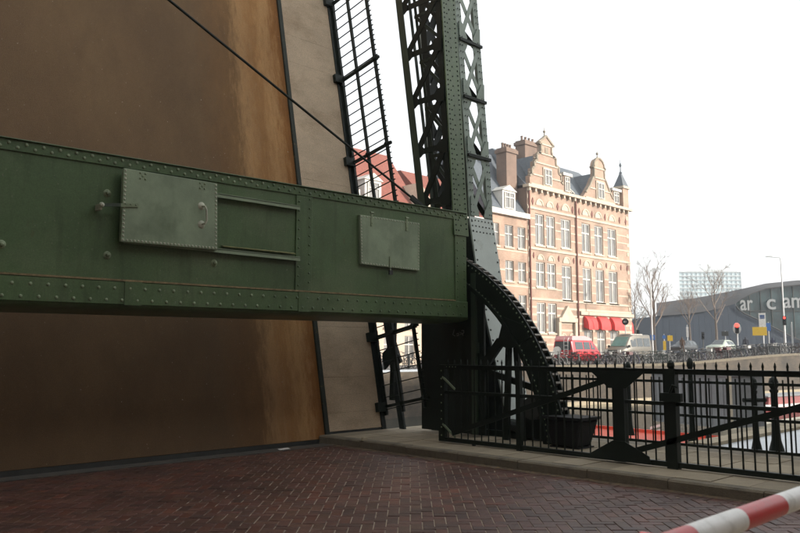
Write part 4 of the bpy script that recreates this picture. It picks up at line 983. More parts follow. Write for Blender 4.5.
# house row added unseen behind the viewer to shade the bridge
rot = Matrix.Translation((0, -26, 0)) @ Matrix.Rotation(math.pi, 4, 'Z') @ Matrix.Translation((0, 0, 0))
for i, (a, b, zt, m_) in enumerate(((-62, -50.1, 15.4, BK_B), (-50, -38.1, 16.0, BK_A), (-38, -26.1, 15.6, BK_B), (-26, -14.1, 16.2, BK_A), (-14, -2.1, 15.5, BK_B), (-2, 10, 15.9, BK_A))):
    n_ = 4; w_ = (b - a) / n_
    terrace('canal_house', ('dark brown', 'salmon', 'brown', 'orange', 'chestnut', 'russet')[i] + ' brick house added unseen behind the viewer to shade the bridge', a, b, zt, m_,
            winrows([(a + w_ * k + .8, a + w_ * k + 2.0) for k in range(n_)], ((12.3, 14.2), (9, 11.4), (5.4, 7.9), (1.2, 4.2))), SLATE, zt + 3.4, Y=-14.0, xf=rot, band=False, loc=(-(a + b) / 2, -12, 0))

rot2 = Matrix.Rotation(math.pi / 2, 4, 'Z')  # unseen houses added on the left to block sky light
for i, (a, b, zt, m_) in enumerate(((-12, -1.1, 16.0, BK_B), (-1, 9.4, 17.0, BK_B))):
    n_ = 4; w_ = (b - a) / n_
    terrace('canal_house', ('dark corner house', 'tall brown house')[i] + ' added unseen left of the viewer to darken the bridge approach', a, b, zt, m_,
            winrows([(a + w_ * k + .7, a + w_ * k + 1.9) for k in range(n_)], ((12.5, 14.6), (9, 11.4), (5.4, 7.9), (1.2, 4.2))), SLATE, zt + 3.4, Y=4.0, xf=rot2, band=False, loc=(-4.0, (a + b) / 2, 0))

# ================================================================== PAVILION WITH LETTERS
PD = 110.0
pav = thing('pavilion', atD(730, PD, 1.0), 'low dark blue metal pavilion with curved roof and glazed front lettered arcam', 'building')
def lerpx(tab, x):
    for (a, ya), (b, yb) in zip(tab, tab[1:]):
        if x <= b: return ya + (yb - ya) * (x - a) / (b - a)
    return tab[-1][1]
ROOFL = [(658, 303), (680, 300), (700, 297.5), (720, 293.7), (744, 288.8), (769, 283.2), (800, 280), (840, 279), (880, 283), (910, 292)]
WTOP = [(658, 316), (690, 314), (715, 310), (738, 303.5), (744, 298.5), (756, 292.5), (769, 288), (800, 284.5), (840, 283), (880, 287), (910, 296)]
LUP = [(738, 303.6), (744, 299.2), (756, 293.5), (769, 289), (800, 285.3), (840, 284), (880, 288), (910, 297)]
LLO = [(738, 306), (741, 310), (747, 314), (761.5, 320.5), (776, 328), (791, 336), (800, 340), (812, 349), (910, 352)]
def pv(x, y, d=PD): return atD(x, d, zat(y, d))
xs = [658, 664, 670, 676, 682, 688, 694, 700, 706, 712, 718, 724, 730, 738, 741, 744, 747, 752, 756, 761, 769, 776, 784, 791, 800, 812, 825, 840, 860, 880, 910]
for a, b in zip(xs, xs[1:]):
    e = (b - a) * .012
    if b <= 738:
        MB().prism([pv(a + e, 356), pv(b - e, 356), pv(b - e, lerpx(WTOP, b - e)), pv(a + e, lerpx(WTOP, a + e))], _fw.xy.to_3d().normalized() * .4).build('metal_panel', ZINC, pav)
    else:
        if lerpx(LLO, a) < 352:
            MB().prism([pv(a + e, 356), pv(b - e, 356), pv(b - e, lerpx(LLO, b)), pv(a + e, lerpx(LLO, a))], _fw.xy.to_3d().normalized() * .4).build('metal_panel', ZINC, pav)
        MB().prism([pv(a + e, lerpx(LUP, a), PD - .3), pv(b - e, lerpx(LUP, b), PD - .3), pv(b - e, lerpx(WTOP, b), PD - .3), pv(a + e, lerpx(WTOP, a), PD - .3)], _fw.xy.to_3d().normalized() * .7).build('fascia', ZROOF, pav)
        MB().add([pv(a, lerpx(LLO, a) + .6, PD + .35), pv(b, lerpx(LLO, b) + .6, PD + .35), pv(b, lerpx(LUP, b) - .6, PD + .35), pv(a, lerpx(LUP, a) - .6, PD + .35)], [(0, 1, 2, 3)]).build('glass_pane', PAVIL, pav)
mb = MB()
for x in xs:
    p0 = pv(x, lerpx(WTOP, x), PD - .35); k = (PD + 10) / PD
    p1 = pv(x, lerpx(ROOFL, x), PD + 5); p2 = pv(x, lerpx(ROOFL, x), PD + 5); p2 = atD(x, PD + 22, p1.z - .6)
    mb.v += [p0, p1, p2]
for i in range(len(xs) - 1):
    for k in range(2): mb.f.append((3 * i + k, 3 * i + 3 + k, 3 * i + 4 + k, 3 * i + 1 + k))
mb.build('roof', ZROOF, pav, smooth=True)
mb = MB(); ed = [(x, lerpx(LLO, x)) for x in (738, 741, 747, 754, 761.5, 769, 776, 784, 791, 800, 812)]
mb.tube([pv(x, y, PD - .2) for x, y in ed], .09, 6).build('lens_edge', ZROOF, pav)
p0, p1 = pv(658, 356), pv(658, 316); bk = _fw.xy.to_3d().normalized() * 22
MB().add([p0, p1, p1 + bk, p0 + bk], [(0, 1, 2, 3)]).build('side_wall', ZINC, pav)
for x in (752, 763, 774, 785, 796, 807, 820):
    MB().bar(pv(x, lerpx(LLO, x), PD + .2), pv(x, lerpx(LUP, x), PD + .2), .1, .12, _fw).build('mullion', STEELD, pav)
MB().bar(pv(745, 311, PD + .2), pv(850, 311, PD + .2), .1, .1, _fw).build('transom', STEELD, pav)
def letters(txt, x0, x1, y0, y1, parent):
    cu = bpy.data.curves.new('letters', 'FONT'); cu.body = txt; cu.extrude = .04; cu.offset = .012
    o = bpy.data.objects.new('tmp', cu); col.objects.link(o); bpy.context.view_layer.update()
    me = bpy.data.meshes.new_from_object(o.evaluated_get(bpy.context.evaluated_depsgraph_get())); bpy.data.objects.remove(o)
    vx = [v.co.x for v in me.vertices]; vy = [v.co.y for v in me.vertices]
    mnx, mxx, mny, mxy = min(vx), max(vx), min(vy), max(vy); d = PD - .12
    A, B = atD(x0, d), atD(x1, d); zb_, zt_ = zat(y1, d), zat(y0, d); n_ = -_fw.xy.to_3d().normalized()
    for v in me.vertices:
        p = A.lerp(B, (v.co.x - mnx) / (mxx - mnx)); p.z = zb_ + (zt_ - zb_) * (v.co.y - mny) / (mxy - mny); v.co = p + n_ * v.co.z
    me.materials.clear(); me.materials.append(LETTER); link('letters', me, parent, 'white letters ' + txt)
letters('ar', 742.3, 755, 300, 310.5, pav); letters('c', 769, 778, 299, 309.5, pav); letters('am', 785.5, 807, 297.5, 308, pav)

# ================================================================== FAR GLASS BLOCK
gl = thing('glass_office_block', atD(714, 300, 0), 'pale blue glass office block far away behind the pavilion', 'building')
D0 = 300; bkv = atD(684, 1.0).normalized()
def gb_(x0, x1, y0, y1, d, th, name, m): MB().prism([atD(x0, d, zat(y0, d)), atD(x1, d, zat(y0, d)), atD(x1, d, zat(y1, d)), atD(x0, d, zat(y1, d))], bkv * th).build(name, m, gl)
gb_(682, 744.5, 352, 272, D0, 25, 'glass_wall', TOWG)
y = 271.0
while y < 345: gb_(681.8, 744.7, y + .9, y, D0 - .3, 25.6, 'floor_band', TOWF); y += 4.1
x = 682.0
while x < 745: gb_(x, x + .35, 350, 272, D0 - .22, .2, 'mullion', TOWF); x += 4.45
gb_(688, 740, 270.9, 269.3, D0 + 1, 20, 'roof_edge', TOWF); gb_(706, 714, 269.2, 264, D0 + 5, 6, 'roof_house', TOWF)
gb_(711.4, 712.2, 264, 258, D0 + 6, .5, 'mast', TOWF)

# ================================================================== TREES
def tree(base, H, label, seed, spread=.5, trunk_r=.16, first=.35, levels=5, fork=3):
    rnd = random.Random(seed); t = thing('bare_tree', base, label, 'tree', 'bare street trees on the far quay')
    b = Vector(base); tr = MB(); cr = MB()
    top = b + Vector((rnd.uniform(-.3, .3), rnd.uniform(-.3, .3), H * .8))
    pts = [b, b.lerp(top, .3) + Vector((rnd.uniform(-.08, .08), rnd.uniform(-.08, .08), 0)), b.lerp(top, .65) + Vector((rnd.uniform(-.15, .15), rnd.uniform(-.15, .15), 0)), top]
    tr.tube(pts, [trunk_r, trunk_r * .8, trunk_r * .5, trunk_r * .2], 7); tr.build('trunk', BARK, t, smooth=True)
    def grow(p, d, L, r, lv):
        mid = p + d * L * .5 + Vector((rnd.uniform(-1, 1), rnd.uniform(-1, 1), rnd.uniform(-.3, .6))) * L * .06
        e = p + d * L + Vector((0, 0, L * .06))
        cr.tube([p, mid, e], [r, r * .75, r * .5], 4 if lv > 1 else 3, caps=False)
        if lv == 0: return
        n = rnd.choice((2, 3, 3, 4)) if lv > 1 else 4
        for k in range(n):
            f = rnd.uniform(.3, 1.0); q = p.lerp(mid, f * 2) if f < .5 else mid.lerp(e, f * 2 - 1)
            ax = Vector((rnd.gauss(0, 1), rnd.gauss(0, 1), rnd.gauss(0, 1) + .35)).normalized()
            nd = (d * 1.1 + ax * .75).normalized(); grow(q, nd, L * rnd.uniform(.45, .68), max(r * .5, .007), lv - 1)
    nb = 11
    for k in range(nb):
        f = first + (1 - first) * k / (nb - 1); p = pts[0].lerp(pts[1], f / .3) if f < .3 else (pts[1].lerp(pts[2], (f - .3) / .35) if f < .65 else pts[2].lerp(pts[3], (f - .65) / .35))
        a = k * 2.4 + rnd.uniform(-.4, .4); up = .7 + .9 * f
        d = Vector((math.cos(a) * spread * 1.6, math.sin(a) * spread * 1.6, up)).normalized()
        grow(p, d, H * (.36 - .16 * f), trunk_r * .42 * (1.15 - .6 * f), 4)
    cr.build('crown', TWIG, t)
def treeat(px, depth, ytop, label, seed, **k): b = atD(px, depth, 0); b.z = gzf(b.x); tree(b, zat(ytop, depth) - b.z, label, seed, **k)
treeat(655, 84, 262, 'tallest bare tree, pale trunk standing right of the brick building', 3, spread=.42, trunk_r=.2)
treeat(637, 105, 275, 'bare tree partly hidden at the corner of the brick building', 5, spread=.5)
treeat(692, 98, 292, 'thin bare tree in front of the left end of the pavilion', 8, spread=.45, trunk_r=.17, first=.5)
treeat(717, 98, 268, 'bare tree in front of the glass block and pavilion', 11, spread=.55, trunk_r=.2, first=.42)
# hazy row of far trees
rnd = random.Random(4)
for i, (px, dd, yt) in enumerate(((634, 230, 312), (641, 240, 306), (648, 235, 316), (655, 245, 319), (630, 240, 308))):
    b = atD(px, dd, .9); hgt = zat(yt, dd) - .9; t = thing('far_tree', b, ('hazy far tree just right of the building corner', 'tallest hazy far tree beyond the corner', 'hazy far tree left of the pale trunk', 'hazy far tree touching the pavilion end', 'hazy far tree behind the building edge')[i], 'tree', 'hazy trees far behind')
    MB().tube([b, b + Vector((0, 0, hgt * .5))], .4, 6).build('trunk', BARK, t); mb = MB()
    for k in range(700):
        v = Vector((rnd.gauss(0, 1), rnd.gauss(0, 1), rnd.gauss(0, 1))).normalized() * rnd.uniform(.3, 1) ** .6
        c = b + Vector((v.x * hgt * .34, v.y * hgt * .34, hgt * .62 + v.z * hgt * .38)); s = rnd.uniform(.25, .6)
        u = Vector((rnd.gauss(0, 1), rnd.gauss(0, 1), rnd.gauss(0, 1))).normalized(); w = u.orthogonal().normalized()
        mb.add([c - u * s, c + w * s * .6, c + u * s], [(0, 1, 2)])
    mb.build('crown', TREEFAR, t)

# ================================================================== VEHICLES
def vehicle(name, label, cat, stations, paint, loc, heading, windows, wheels, roofpaint=None, extras=None, wr=.33, split=None):
    """stations: (x, zb, zbelt, zroof, wbelt, wroof), +x is the front; loc on the street"""
    xf = Matrix.Translation(loc) @ Matrix.Rotation(heading, 4, 'Z')
    t = thing(name, loc, label, cat)
    mb = MB(xf); n = 10
    for (x, zb_, zk, zr, wb, wr_) in stations:
        ring = [(-wb * .9, zb_), (-wb, zb_ + .2), (-wb, zk), (-wr_, zr - .07), (-wr_ * .86, zr), (wr_ * .86, zr), (wr_, zr - .07), (wb, zk), (wb, zb_ + .2), (wb * .9, zb_)]
        mb.v += [Vector((x, y, z)) for y, z in ring]
    for i in range(len(stations) - 1):
        for k in range(n): mb.f.append((n * i + k, n * i + (k + 1) % n, n * i + n + (k + 1) % n, n * i + n + k))
    mb.f += [tuple(range(n)), tuple(range(n * len(stations) - 1, n * (len(stations) - 1) - 1, -1))]
    body = mb.build('body', paint, t, smooth=True)
    bm = bmesh.new(); bm.from_mesh(body.data); bmesh.ops.recalc_face_normals(bm, faces=bm.faces); bm.to_mesh(body.data); bm.free()
    def st(x):
        for a, b in zip(stations, stations[1:]):
            lo, hi = min(a[0], b[0]), max(a[0], b[0])
            if lo <= x <= hi:
                f = (x - a[0]) / (b[0] - a[0] + 1e-9); return [p + (q - p) * f for p, q in zip(a, b)]
    for wd in windows:
        if wd[0] == 'side':
            _, x0, x1, lo, hi, m = wd
            for sgn in (-1, 1):
                pts = []
                for x, f in ((x0, lo), (x1, lo), (x1, hi), (x0, hi)):
                    if isinstance(f, tuple): f = f[0]
                    S = st(x); z = S[2] + (S[3] - .07 - S[2]) * f; y = S[4] + (S[5] - S[4]) * f; pts.append(Vector((x, sgn * (y + .006), z)))
                MB(xf).prism(pts, (0, sgn * .012, 0)).build('side_window', m, t)
        else:
            _, pts, m, nm = wd
            q = [Vector(p) for p in pts]; nn = (q[1] - q[0]).cross(q[2] - q[0]).normalized()
            MB(xf).prism(q, nn * .015).build(nm, m, t)
    for x, y in wheels:
        sgn = 1 if y > 0 else -1
        tyre = MB(xf).tube([(x, y - sgn * .2, wr), (x, y - sgn * .03, wr), (x, y, wr)], [wr, wr, wr * .9], 16).build('wheel', BLACK, t)
        MB(xf).tube([(x, y, wr), (x, y + sgn * .012, wr)], wr * .58, 12).build('rim', CHROME, tyre)
    if extras: extras(t, xf)
    return t
# red camper van, rear towards the viewer's left
p = atD(578, 62, 0); p.z = gzf(p.x)
def rx(t, xf):
    r = MB(xf)
    stt = [(-2.25, 1.98, .76), (-2.1, 2.24, .72), (-.2, 2.26, .72), (.75, 2.12, .66), (1.1, 1.96, .6)]
    for x, z, w in stt: r.v += [Vector((x, -w - .04, 1.9)), Vector((x, -w, z)), Vector((x, w, z)), Vector((x, w + .04, 1.9))]
    for i in range(len(stt) - 1):
        for k in range(3): r.f.append((4 * i + k, 4 * i + k + 1, 4 * i + 5 + k, 4 * i + 4 + k))
    r.f += [(0, 1, 2, 3), (19, 18, 17, 16)]
    r.build('raised_roof', VPINK, t, 'faded pink raised roof', smooth=True)
    l = MB(xf)
    for y in (-.5, -.15): l.tube([(-2.42, y, .75), (-2.42, y, 1.9), (-2.25, y, 2.1)], .025, 6)
    for z in (.9, 1.2, 1.5, 1.8): l.tube([(-2.42, -.5, z), (-2.42, -.15, z)], .02, 6)
    l.build('ladder', WHITEP, t, 'white rear ladder')
    MB(xf).box(-2.42, -2.33, -.85, .85, .35, .55).build('bumper', STEELD, t)
    for y in (-.78, .68): MB(xf).box(-2.345, -2.32, y, y + .1, .75, 1.05).build('tail_lamp', REDLENS, t)
    for y in (-.7, .55): MB(xf).rivet((2.33, y + .08, .85), (1, 0, 0), .1, .02, 12).build('headlight', LAMPW, t)
    MB(xf).tube([(-2.36, .45, 1.1), (-2.5, .45, 1.1)], .33, 14).build('spare_wheel', WHITEP, t)
vehicle('camper_van', 'red camper van with white rear ladder and faded raised roof', 'van',
        [(-2.33, .38, 1.1, 1.86, .86, .74), (-2.2, .3, 1.1, 1.93, .9, .78), (.9, .3, 1.1, 1.93, .91, .78), (1.55, .3, 1.08, 1.6, .9, .68), (1.95, .3, .98, 1.1, .88, .8), (2.33, .36, .75, .85, .8, .72)], VRED, p, 0.06,
        [('side', -1.9, -.75, .12, .9, VGLASS), ('side', -.6, .35, .12, .9, VGLASS), ('side', .5, 1.15, .12, .88, VGLASS),
         ('face', [(-2.34, -.66, 1.82), (-2.34, .66, 1.82), (-2.345, .72, 1.15), (-2.345, -.72, 1.15)], VGLASS, 'rear_window')],
        [(x, y) for x in (-1.45, 1.45) for y in (-.9, .9)], extras=rx)
# beige high-roof van facing the viewer's left
p = atD(628, 70.5, 0); p.z = gzf(p.x)
def sx_(t, xf):
    MB(xf).box(2.50, 2.60, -.9, .9, .38, .58).build('bumper', STEELD, t)
    for y in (-.82, .52): MB(xf).box(2.44, 2.52, y, y + .3, .78, 1.0).build('headlight', LAMPW, t)
    MB(xf).box(2.45, 2.515, -.5, .5, .68, .98).build('grille', STEELD, t)
    for y in (-1.12, .98): MB(xf).box(1.35, 1.5, y, y + .14, 1.2, 1.42).build('mirror', BLACK, t)
    MB(xf).box(-1.6, .4, -.55, .55, 2.36, 2.42).build('roof_hatch', FRAMEW, t)
vehicle('minivan', 'beige high roofed van with teal windscreen parked behind the red camper', 'van',
        [(-2.5, .36, 1.15, 2.25, .9, .74), (-2.35, .3, 1.15, 2.36, .95, .80), (.3, .3, 1.15, 2.36, .96, .80), (.8, .3, 1.15, 2.2, .96, .76), (1.65, .3, 1.12, 1.28, .94, .84), (2.3, .32, .98, 1.1, .92, .82), (2.5, .38, .7, .9, .85, .76)], VSIL, p, math.pi - .05,
        [('side', -2.2, -1.15, .12, .78, VGLASS), ('side', -1.0, -.1, .12, .78, VGLASS), ('side', .05, .85, .12, .76, VGLASS),
         ('face', [(1.63, -.74, 1.33), (1.63, .74, 1.33), (.86, .64, 2.16), (.86, -.64, 2.16)], TEAL, 'windscreen')],
        [(x, y) for x in (-1.5, 1.5) for y in (-.95, .95)], extras=sx_)
def carst(L=2.1): return [(-L, .38, .8, .9, .74, .66), (-L + .15, .28, .88, 1.0, .8, .68), (-L + .45, .26, .9, 1.36, .84, .6), (-.9, .25, .9, 1.46, .85, .6), (.1, .25, .9, 1.45, .85, .6), (.95, .25, .88, .97, .84, .74), (L - .2, .28, .78, .85, .8, .7), (L, .36, .6, .68, .72, .62)]
def carx(t, xf):
    for y in (-.7, .5): MB(xf).box(2.03, 2.08, y, y + .2, .58, .72).build('headlight', LAMPW, t); MB(xf).box(-2.11, -2.06, y, y + .2, .68, .84).build('tail_lamp', REDLENS, t)
    MB(xf).box(2.04, 2.14, -.7, .7, .34, .5).build('bumper', STEELD, t); MB(xf).box(-2.16, -2.06, -.72, .72, .36, .52).build('bumper', STEELD, t)
wins_ = [('side', -1.5, -.75, .1, .9, VGLASS), ('side', -.65, .05, .1, .9, VGLASS), ('face', [(.97, -.62, .98), (.97, .62, .98), (.14, .5, 1.42), (.14, -.5, 1.42)], VGLASS, 'windscreen'),
         ('face', [(-1.74, .62, 1.0), (-1.74, -.62, 1.0), (-1.62, -.5, 1.36), (-1.62, .5, 1.36)], VGLASS, 'rear_window')]
for px, dd, m, lab, hd in ((684, 88, VDARK, 'dark hatchback parked in front of the pavilion', math.pi), (721, 84, VGRN, 'pale green hatchback parked right of the dark car', math.pi)):
    p = atD(px, dd, 0); p.z = gzf(p.x); vehicle('parked_car', lab, 'car', carst(), m, p, hd, wins_, [(x, y) for x in (-1.3, 1.3) for y in (-.83, .83)], extras=carx, wr=.3)

def where(X, Y):
    x = proj((X, Y, 1.0))[0]
    for lim, txt in ((470, 'seen under the green girder'), (552, 'beyond the gear quadrant'), (603, 'in front of the red camper van'), (655, 'in front of the beige van'), (700, 'in front of the dark hatchback'), (733, 'in front of the pale green hatchback'), (768, 'between oval traffic light and yellow sign')):
        if x < lim: return txt
    return 'below the lettered glass at right'
# ================================================================== BICYCLES on the quay edge
def bike_mesh(m, basket):
    b = MB()
    def ring(cx, r=.34, tr=.022, n=16):
        o = len(b.v)
        for i in range(n):
            a = 2 * math.pi * i / n
            for k in range(4):
                q = 2 * math.pi * k / 4; rr = r + tr * math.cos(q); b.v.append(Vector((cx + rr * math.cos(a), tr * math.sin(q), .36 + rr * math.sin(a))))
        for i in range(n):
            for k in range(4): b.f.append((o + 4 * i + k, o + 4 * i + (k + 1) % 4, o + 4 * ((i + 1) % n) + (k + 1) % 4, o + 4 * ((i + 1) % n) + k))
        for i in range(0, n, 2):
            a = 2 * math.pi * i / n; b.tube([(cx, 0, .36), (cx + r * math.cos(a), 0, .36 + r * math.sin(a))], .006, 3, False)
    ring(.55); ring(-.55)
    for a, c in (((-.55, .36), (-.12, .32)), ((-.12, .32), (-.25, .92)), ((-.12, .32), (.36, .72)), ((-.22, .75), (.34, .86)), ((.55, .36), (.32, 1.02)), ((-.55, .36), (-.22, .72))): b.tube([(a[0], 0, a[1]), (c[0], 0, c[1])], .02, 5)
    b.tube([(.18, -.28, 1.0), (.34, -.2, 1.06), (.34, .2, 1.06), (.18, .28, 1.0)], .015, 5)
    b.prism([(-.4, -.08, .95), (-.4, .08, .95), (-.12, .03, .95), (-.12, -.03, .95)], (0, 0, .05))
    b.box(-.82, -.35, -.08, .08, .74, .77)
    if basket: b.box(.42, .78, -.2, .2, .78, 1.02)
    return b.mesh('bicycle', m)
BCOL = ('black', 'dark green', 'dark red', 'grey', 'blue', 'white', 'brown', 'charcoal')
BIKES = [bike_mesh(mat('bike_' + n, c, .45, var=.2, bump=0), i % 3 == 2) for i, (n, c) in enumerate((('black', (.012, .012, .013)), ('dark_green', (.01, .03, .02)), ('dark_red', (.07, .01, .01)), ('grey', (.09, .09, .09)), ('blue', (.015, .025, .08)), ('white', (.35, .35, .33)), ('brown', (.05, .03, .018)), ('charcoal', (.022, .022, .022))))]
rnd = random.Random(21)
X = 50.5; nb = 0
while X < 93:
    y = qy(X) + 1.25 + rnd.uniform(-.12, .12)
    bi = rnd.choice((0, 0, 0, 0, 1, 2, 3, 4, 6, 7, 7, 7, 0, 1, 6, 5)); o = bpy.data.objects.new('bicycle', BIKES[bi]); col.objects.link(o); o.location = (X, y, gzf(X) - .005)
    o.rotation_euler = (rnd.uniform(-.12, .12), 0, math.pi / 2 * rnd.choice((1, -1)) + rnd.uniform(-.35, .35))
    tag(o, BCOL[bi] + ' bicycle in the quay row ' + where(o.location.x, o.location.y), 'bicycle', 'bicycles along the far quay'); X += rnd.uniform(.30, .52); nb += 1
X = 30.0
while X < 50:
    bi = rnd.choice((0, 1, 3, 5, 7)); o = bpy.data.objects.new('bicycle', BIKES[bi]); col.objects.link(o); o.location = (X, qy(X) + 1.25, gzf(X) - .005)
    o.rotation_euler = (rnd.uniform(-.12, .12), 0, math.pi / 2 + rnd.uniform(-.35, .35)); tag(o, BCOL[bi] + ' bicycle in the quay row ' + where(o.location.x, o.location.y), 'bicycle', 'bicycles along the far quay'); X += rnd.uniform(.5, .9)
# quay edge posts
bp = MB().lathe([(.1, 0), (.08, .1), (.07, .75), (.1, .8), (.03, .9)], (0, 0, 0), 8).mesh('quay_post', STEELD)
X = 31.0
while X < 92:
    o = link('quay_post', bp, loc=(X, qy(X) + .6, gzf(X) - .01)); tag(o, 'short dark post on the far quay edge ' + where(o.location.x, o.location.y), 'post', 'posts along the far quay edge'); X += 2.1

# ================================================================== STREET FURNITURE ON THE FAR QUAY
def ground_at(px, dd): b = atD(px, dd, 0); b.z = gzf(b.x); return b
def facing(b): v = (C0 - b); v.z = 0; return v.normalized()
def signal(px, dd, ytop, label, board=True, lens=True, dark=False):
    b = ground_at(px, dd); t = thing('traffic_light', b, label, 'traffic light'); f = facing(b); s = f.cross(Vector((0, 0, 1))); zt = zat(ytop, dd)
    MB().tube([b, Vector((b.x, b.y, zt - .95))], .07, 8).build('pole', POLE if not dark else STEELD, t)
    c = Vector((b.x, b.y, zt - .48))
    if board:
        mb = MB(); mb.prism([c + s * (.36 * math.cos(2 * math.pi * k / 20)) + Vector((0, 0, .55 * math.sin(2 * math.pi * k / 20))) for k in range(20)], f * .03); mb.build('backing_board', WHITEP, t)
    MB().prism([c + s * a + Vector((0, 0, z)) + f * .04 for a, z in ((-.17, -.46), (.17, -.46), (.17, .46), (-.17, .46))], f * .2).build('head', BLACK, t)
    for k, z in enumerate((.29, 0, -.29)):
        q = c + Vector((0, 0, z)) + f * .245
        MB().rivet(q, f, .2 if (k == 0 and lens and board) else .11, .05, 14).build('lens', REDLAMP if (k == 0 and lens) else BLACK, t, 'lit red lens' if (k == 0 and lens) else None)
        MB().add([q + s * (.14 * math.cos(a)) + Vector((0, 0, .14 * math.sin(a))) + f * e for a in (0, .8, 1.57, 2.34, math.pi) for e in (0, .16)], [(2 * i, 2 * i + 2, 2 * i + 3, 2 * i + 1) for i in range(4)]).build('visor', BLACK, t)
signal(738, 74, 323.5, 'traffic light showing red with a white rimmed oval board, mid right')
signal(786, 80, 316, 'traffic light showing red on the lamp post, far right', board=False)
signal(703.5, 96, 332, 'dark unlit traffic light seen from behind in front of the pavilion', board=False, lens=False, dark=True)
signal(638.5, 90, 330, 'small dark unlit traffic light by the corner awning', board=False, lens=False, dark=True)
def sign(name, px, dd, rects, label, ytop):
    b = ground_at(px, dd); t = thing(name, b, label, 'sign'); f = facing(b); s = -f.cross(Vector((0, 0, 1)))
    MB().tube([b, Vector((b.x, b.y, zat(ytop, dd)))], .045, 8).build('pole', POLE, t)
    for (x0, x1, y0, y1, m, nm, rnd_) in rects:
        c = b + s * (((x0 + x1) / 2 - px) * dd / F) + f * .06; hw, hh = (x1 - x0) / 2 * dd / F, (y1 - y0) / 2 * dd / F; c.z = zat((y0 + y1) / 2, dd)
        if rnd_: poly = [c + s * (hw * math.cos(2 * math.pi * k / 18)) + Vector((0, 0, hh * math.sin(2 * math.pi * k / 18))) for k in range(18)]
        else: poly = [c + s * a * hw + Vector((0, 0, e * hh)) for a, e in ((-1, -1), (1, -1), (1, 1), (-1, 1))]
        MB().prism(poly, f * .03).build(nm, m, t)
sign('road_sign', 764, 77, [(754.3, 767.5, 327, 335.5, YELLOW, 'sign_plate', False)], 'yellow rectangular diversion sign near the right edge', 326)
sign('notice_board', 764.5, 79, [(760.6, 767, 313, 327, WHITEP, 'board', False), (761.6, 766, 315, 319, BLUE, 'print', False)], 'tall white notice board above the yellow sign', 313)
sign('road_sign', 769.5, 80, [(767.4, 771.6, 323, 331, BLUE, 'sign_plate', False)], 'blue upright sign right of the yellow one', 322)
sign('road_sign', 670, 82, [(668, 673, 335.5, 341, YELLOW, 'sign_plate', False)], 'small square yellow sign left of the dark car', 335)
sign('road_sign', 664.5, 82, [(662.7, 666.2, 335, 339, BLUE, 'sign_plate', True)], 'small round blue sign beside the yellow post', 334)
sign('yellow_post', 664.8, 78, [(663.4, 666.2, 341, 350, YELLOW, 'sleeve', False)], 'short yellow marker post left of the small yellow sign', 341)
sign('road_sign', 653, 76, [(650.8, 655.4, 335, 340, BLUE, 'sign_plate', False), (652.4, 653.8, 336, 339, WHITEP, 'arrow', False)], 'blue square sign on the pale lamp post trunk', 333)
sign('road_sign', 626, 74, [(622.8, 629.4, 318.5, 325.2, BLACK, 'disc', True), (624.6, 627.6, 321, 322.6, WHITEP, 'emblem', False)], 'round black hanging sign by the red awnings', 318)
sign('road_sign', 726, 88, [(722.5, 729, 331.5, 336, STEELD, 'sign_plate', False)], 'dark small direction sign left of the oval traffic light', 331)
sign('flag_pole', 688, 92, [(687, 689.2, 327, 337, WHITEP, 'banner', False)], 'white banner post in front of the pavilion', 325)
sign('flag_pole', 793, 86, [(792.3, 793.9, 324, 350, POLE, 'mast', False)], 'pale grey mast beside the far right traffic light', 322)
def lamp(px, dd, ytop, arm_px, label):
    b = ground_at(px, dd); t = thing('street_lamp', b, label, 'street lamp'); zt = zat(ytop, dd); s = _rt * (arm_px * dd / F)
    MB().tube([b, b + Vector((0, 0, 3)), Vector((b.x, b.y, zt - .3)), Vector((b.x, b.y, zt)) + s * .08, Vector((b.x, b.y, zt + .08)) + s], [.12, .09, .06, .05, .04], 8).build('pole', POLE, t, smooth=True)
    e = Vector((b.x, b.y, zt + .05)) + s
    MB().prism([e + _rt * a + Vector((0, 0, z)) for a, z in ((-.35, 0), (.35, .04), (.3, .16), (-.25, .13))], _fw.xy.to_3d().normalized() * .25).build('lamp_head', POLE, t)
lamp(785.5, 80, 257, -11.5, 'tall pale street lamp with one arm at the right')
lamp(652.6, 76, 270, 7, 'street lamp beside the tallest bare tree')

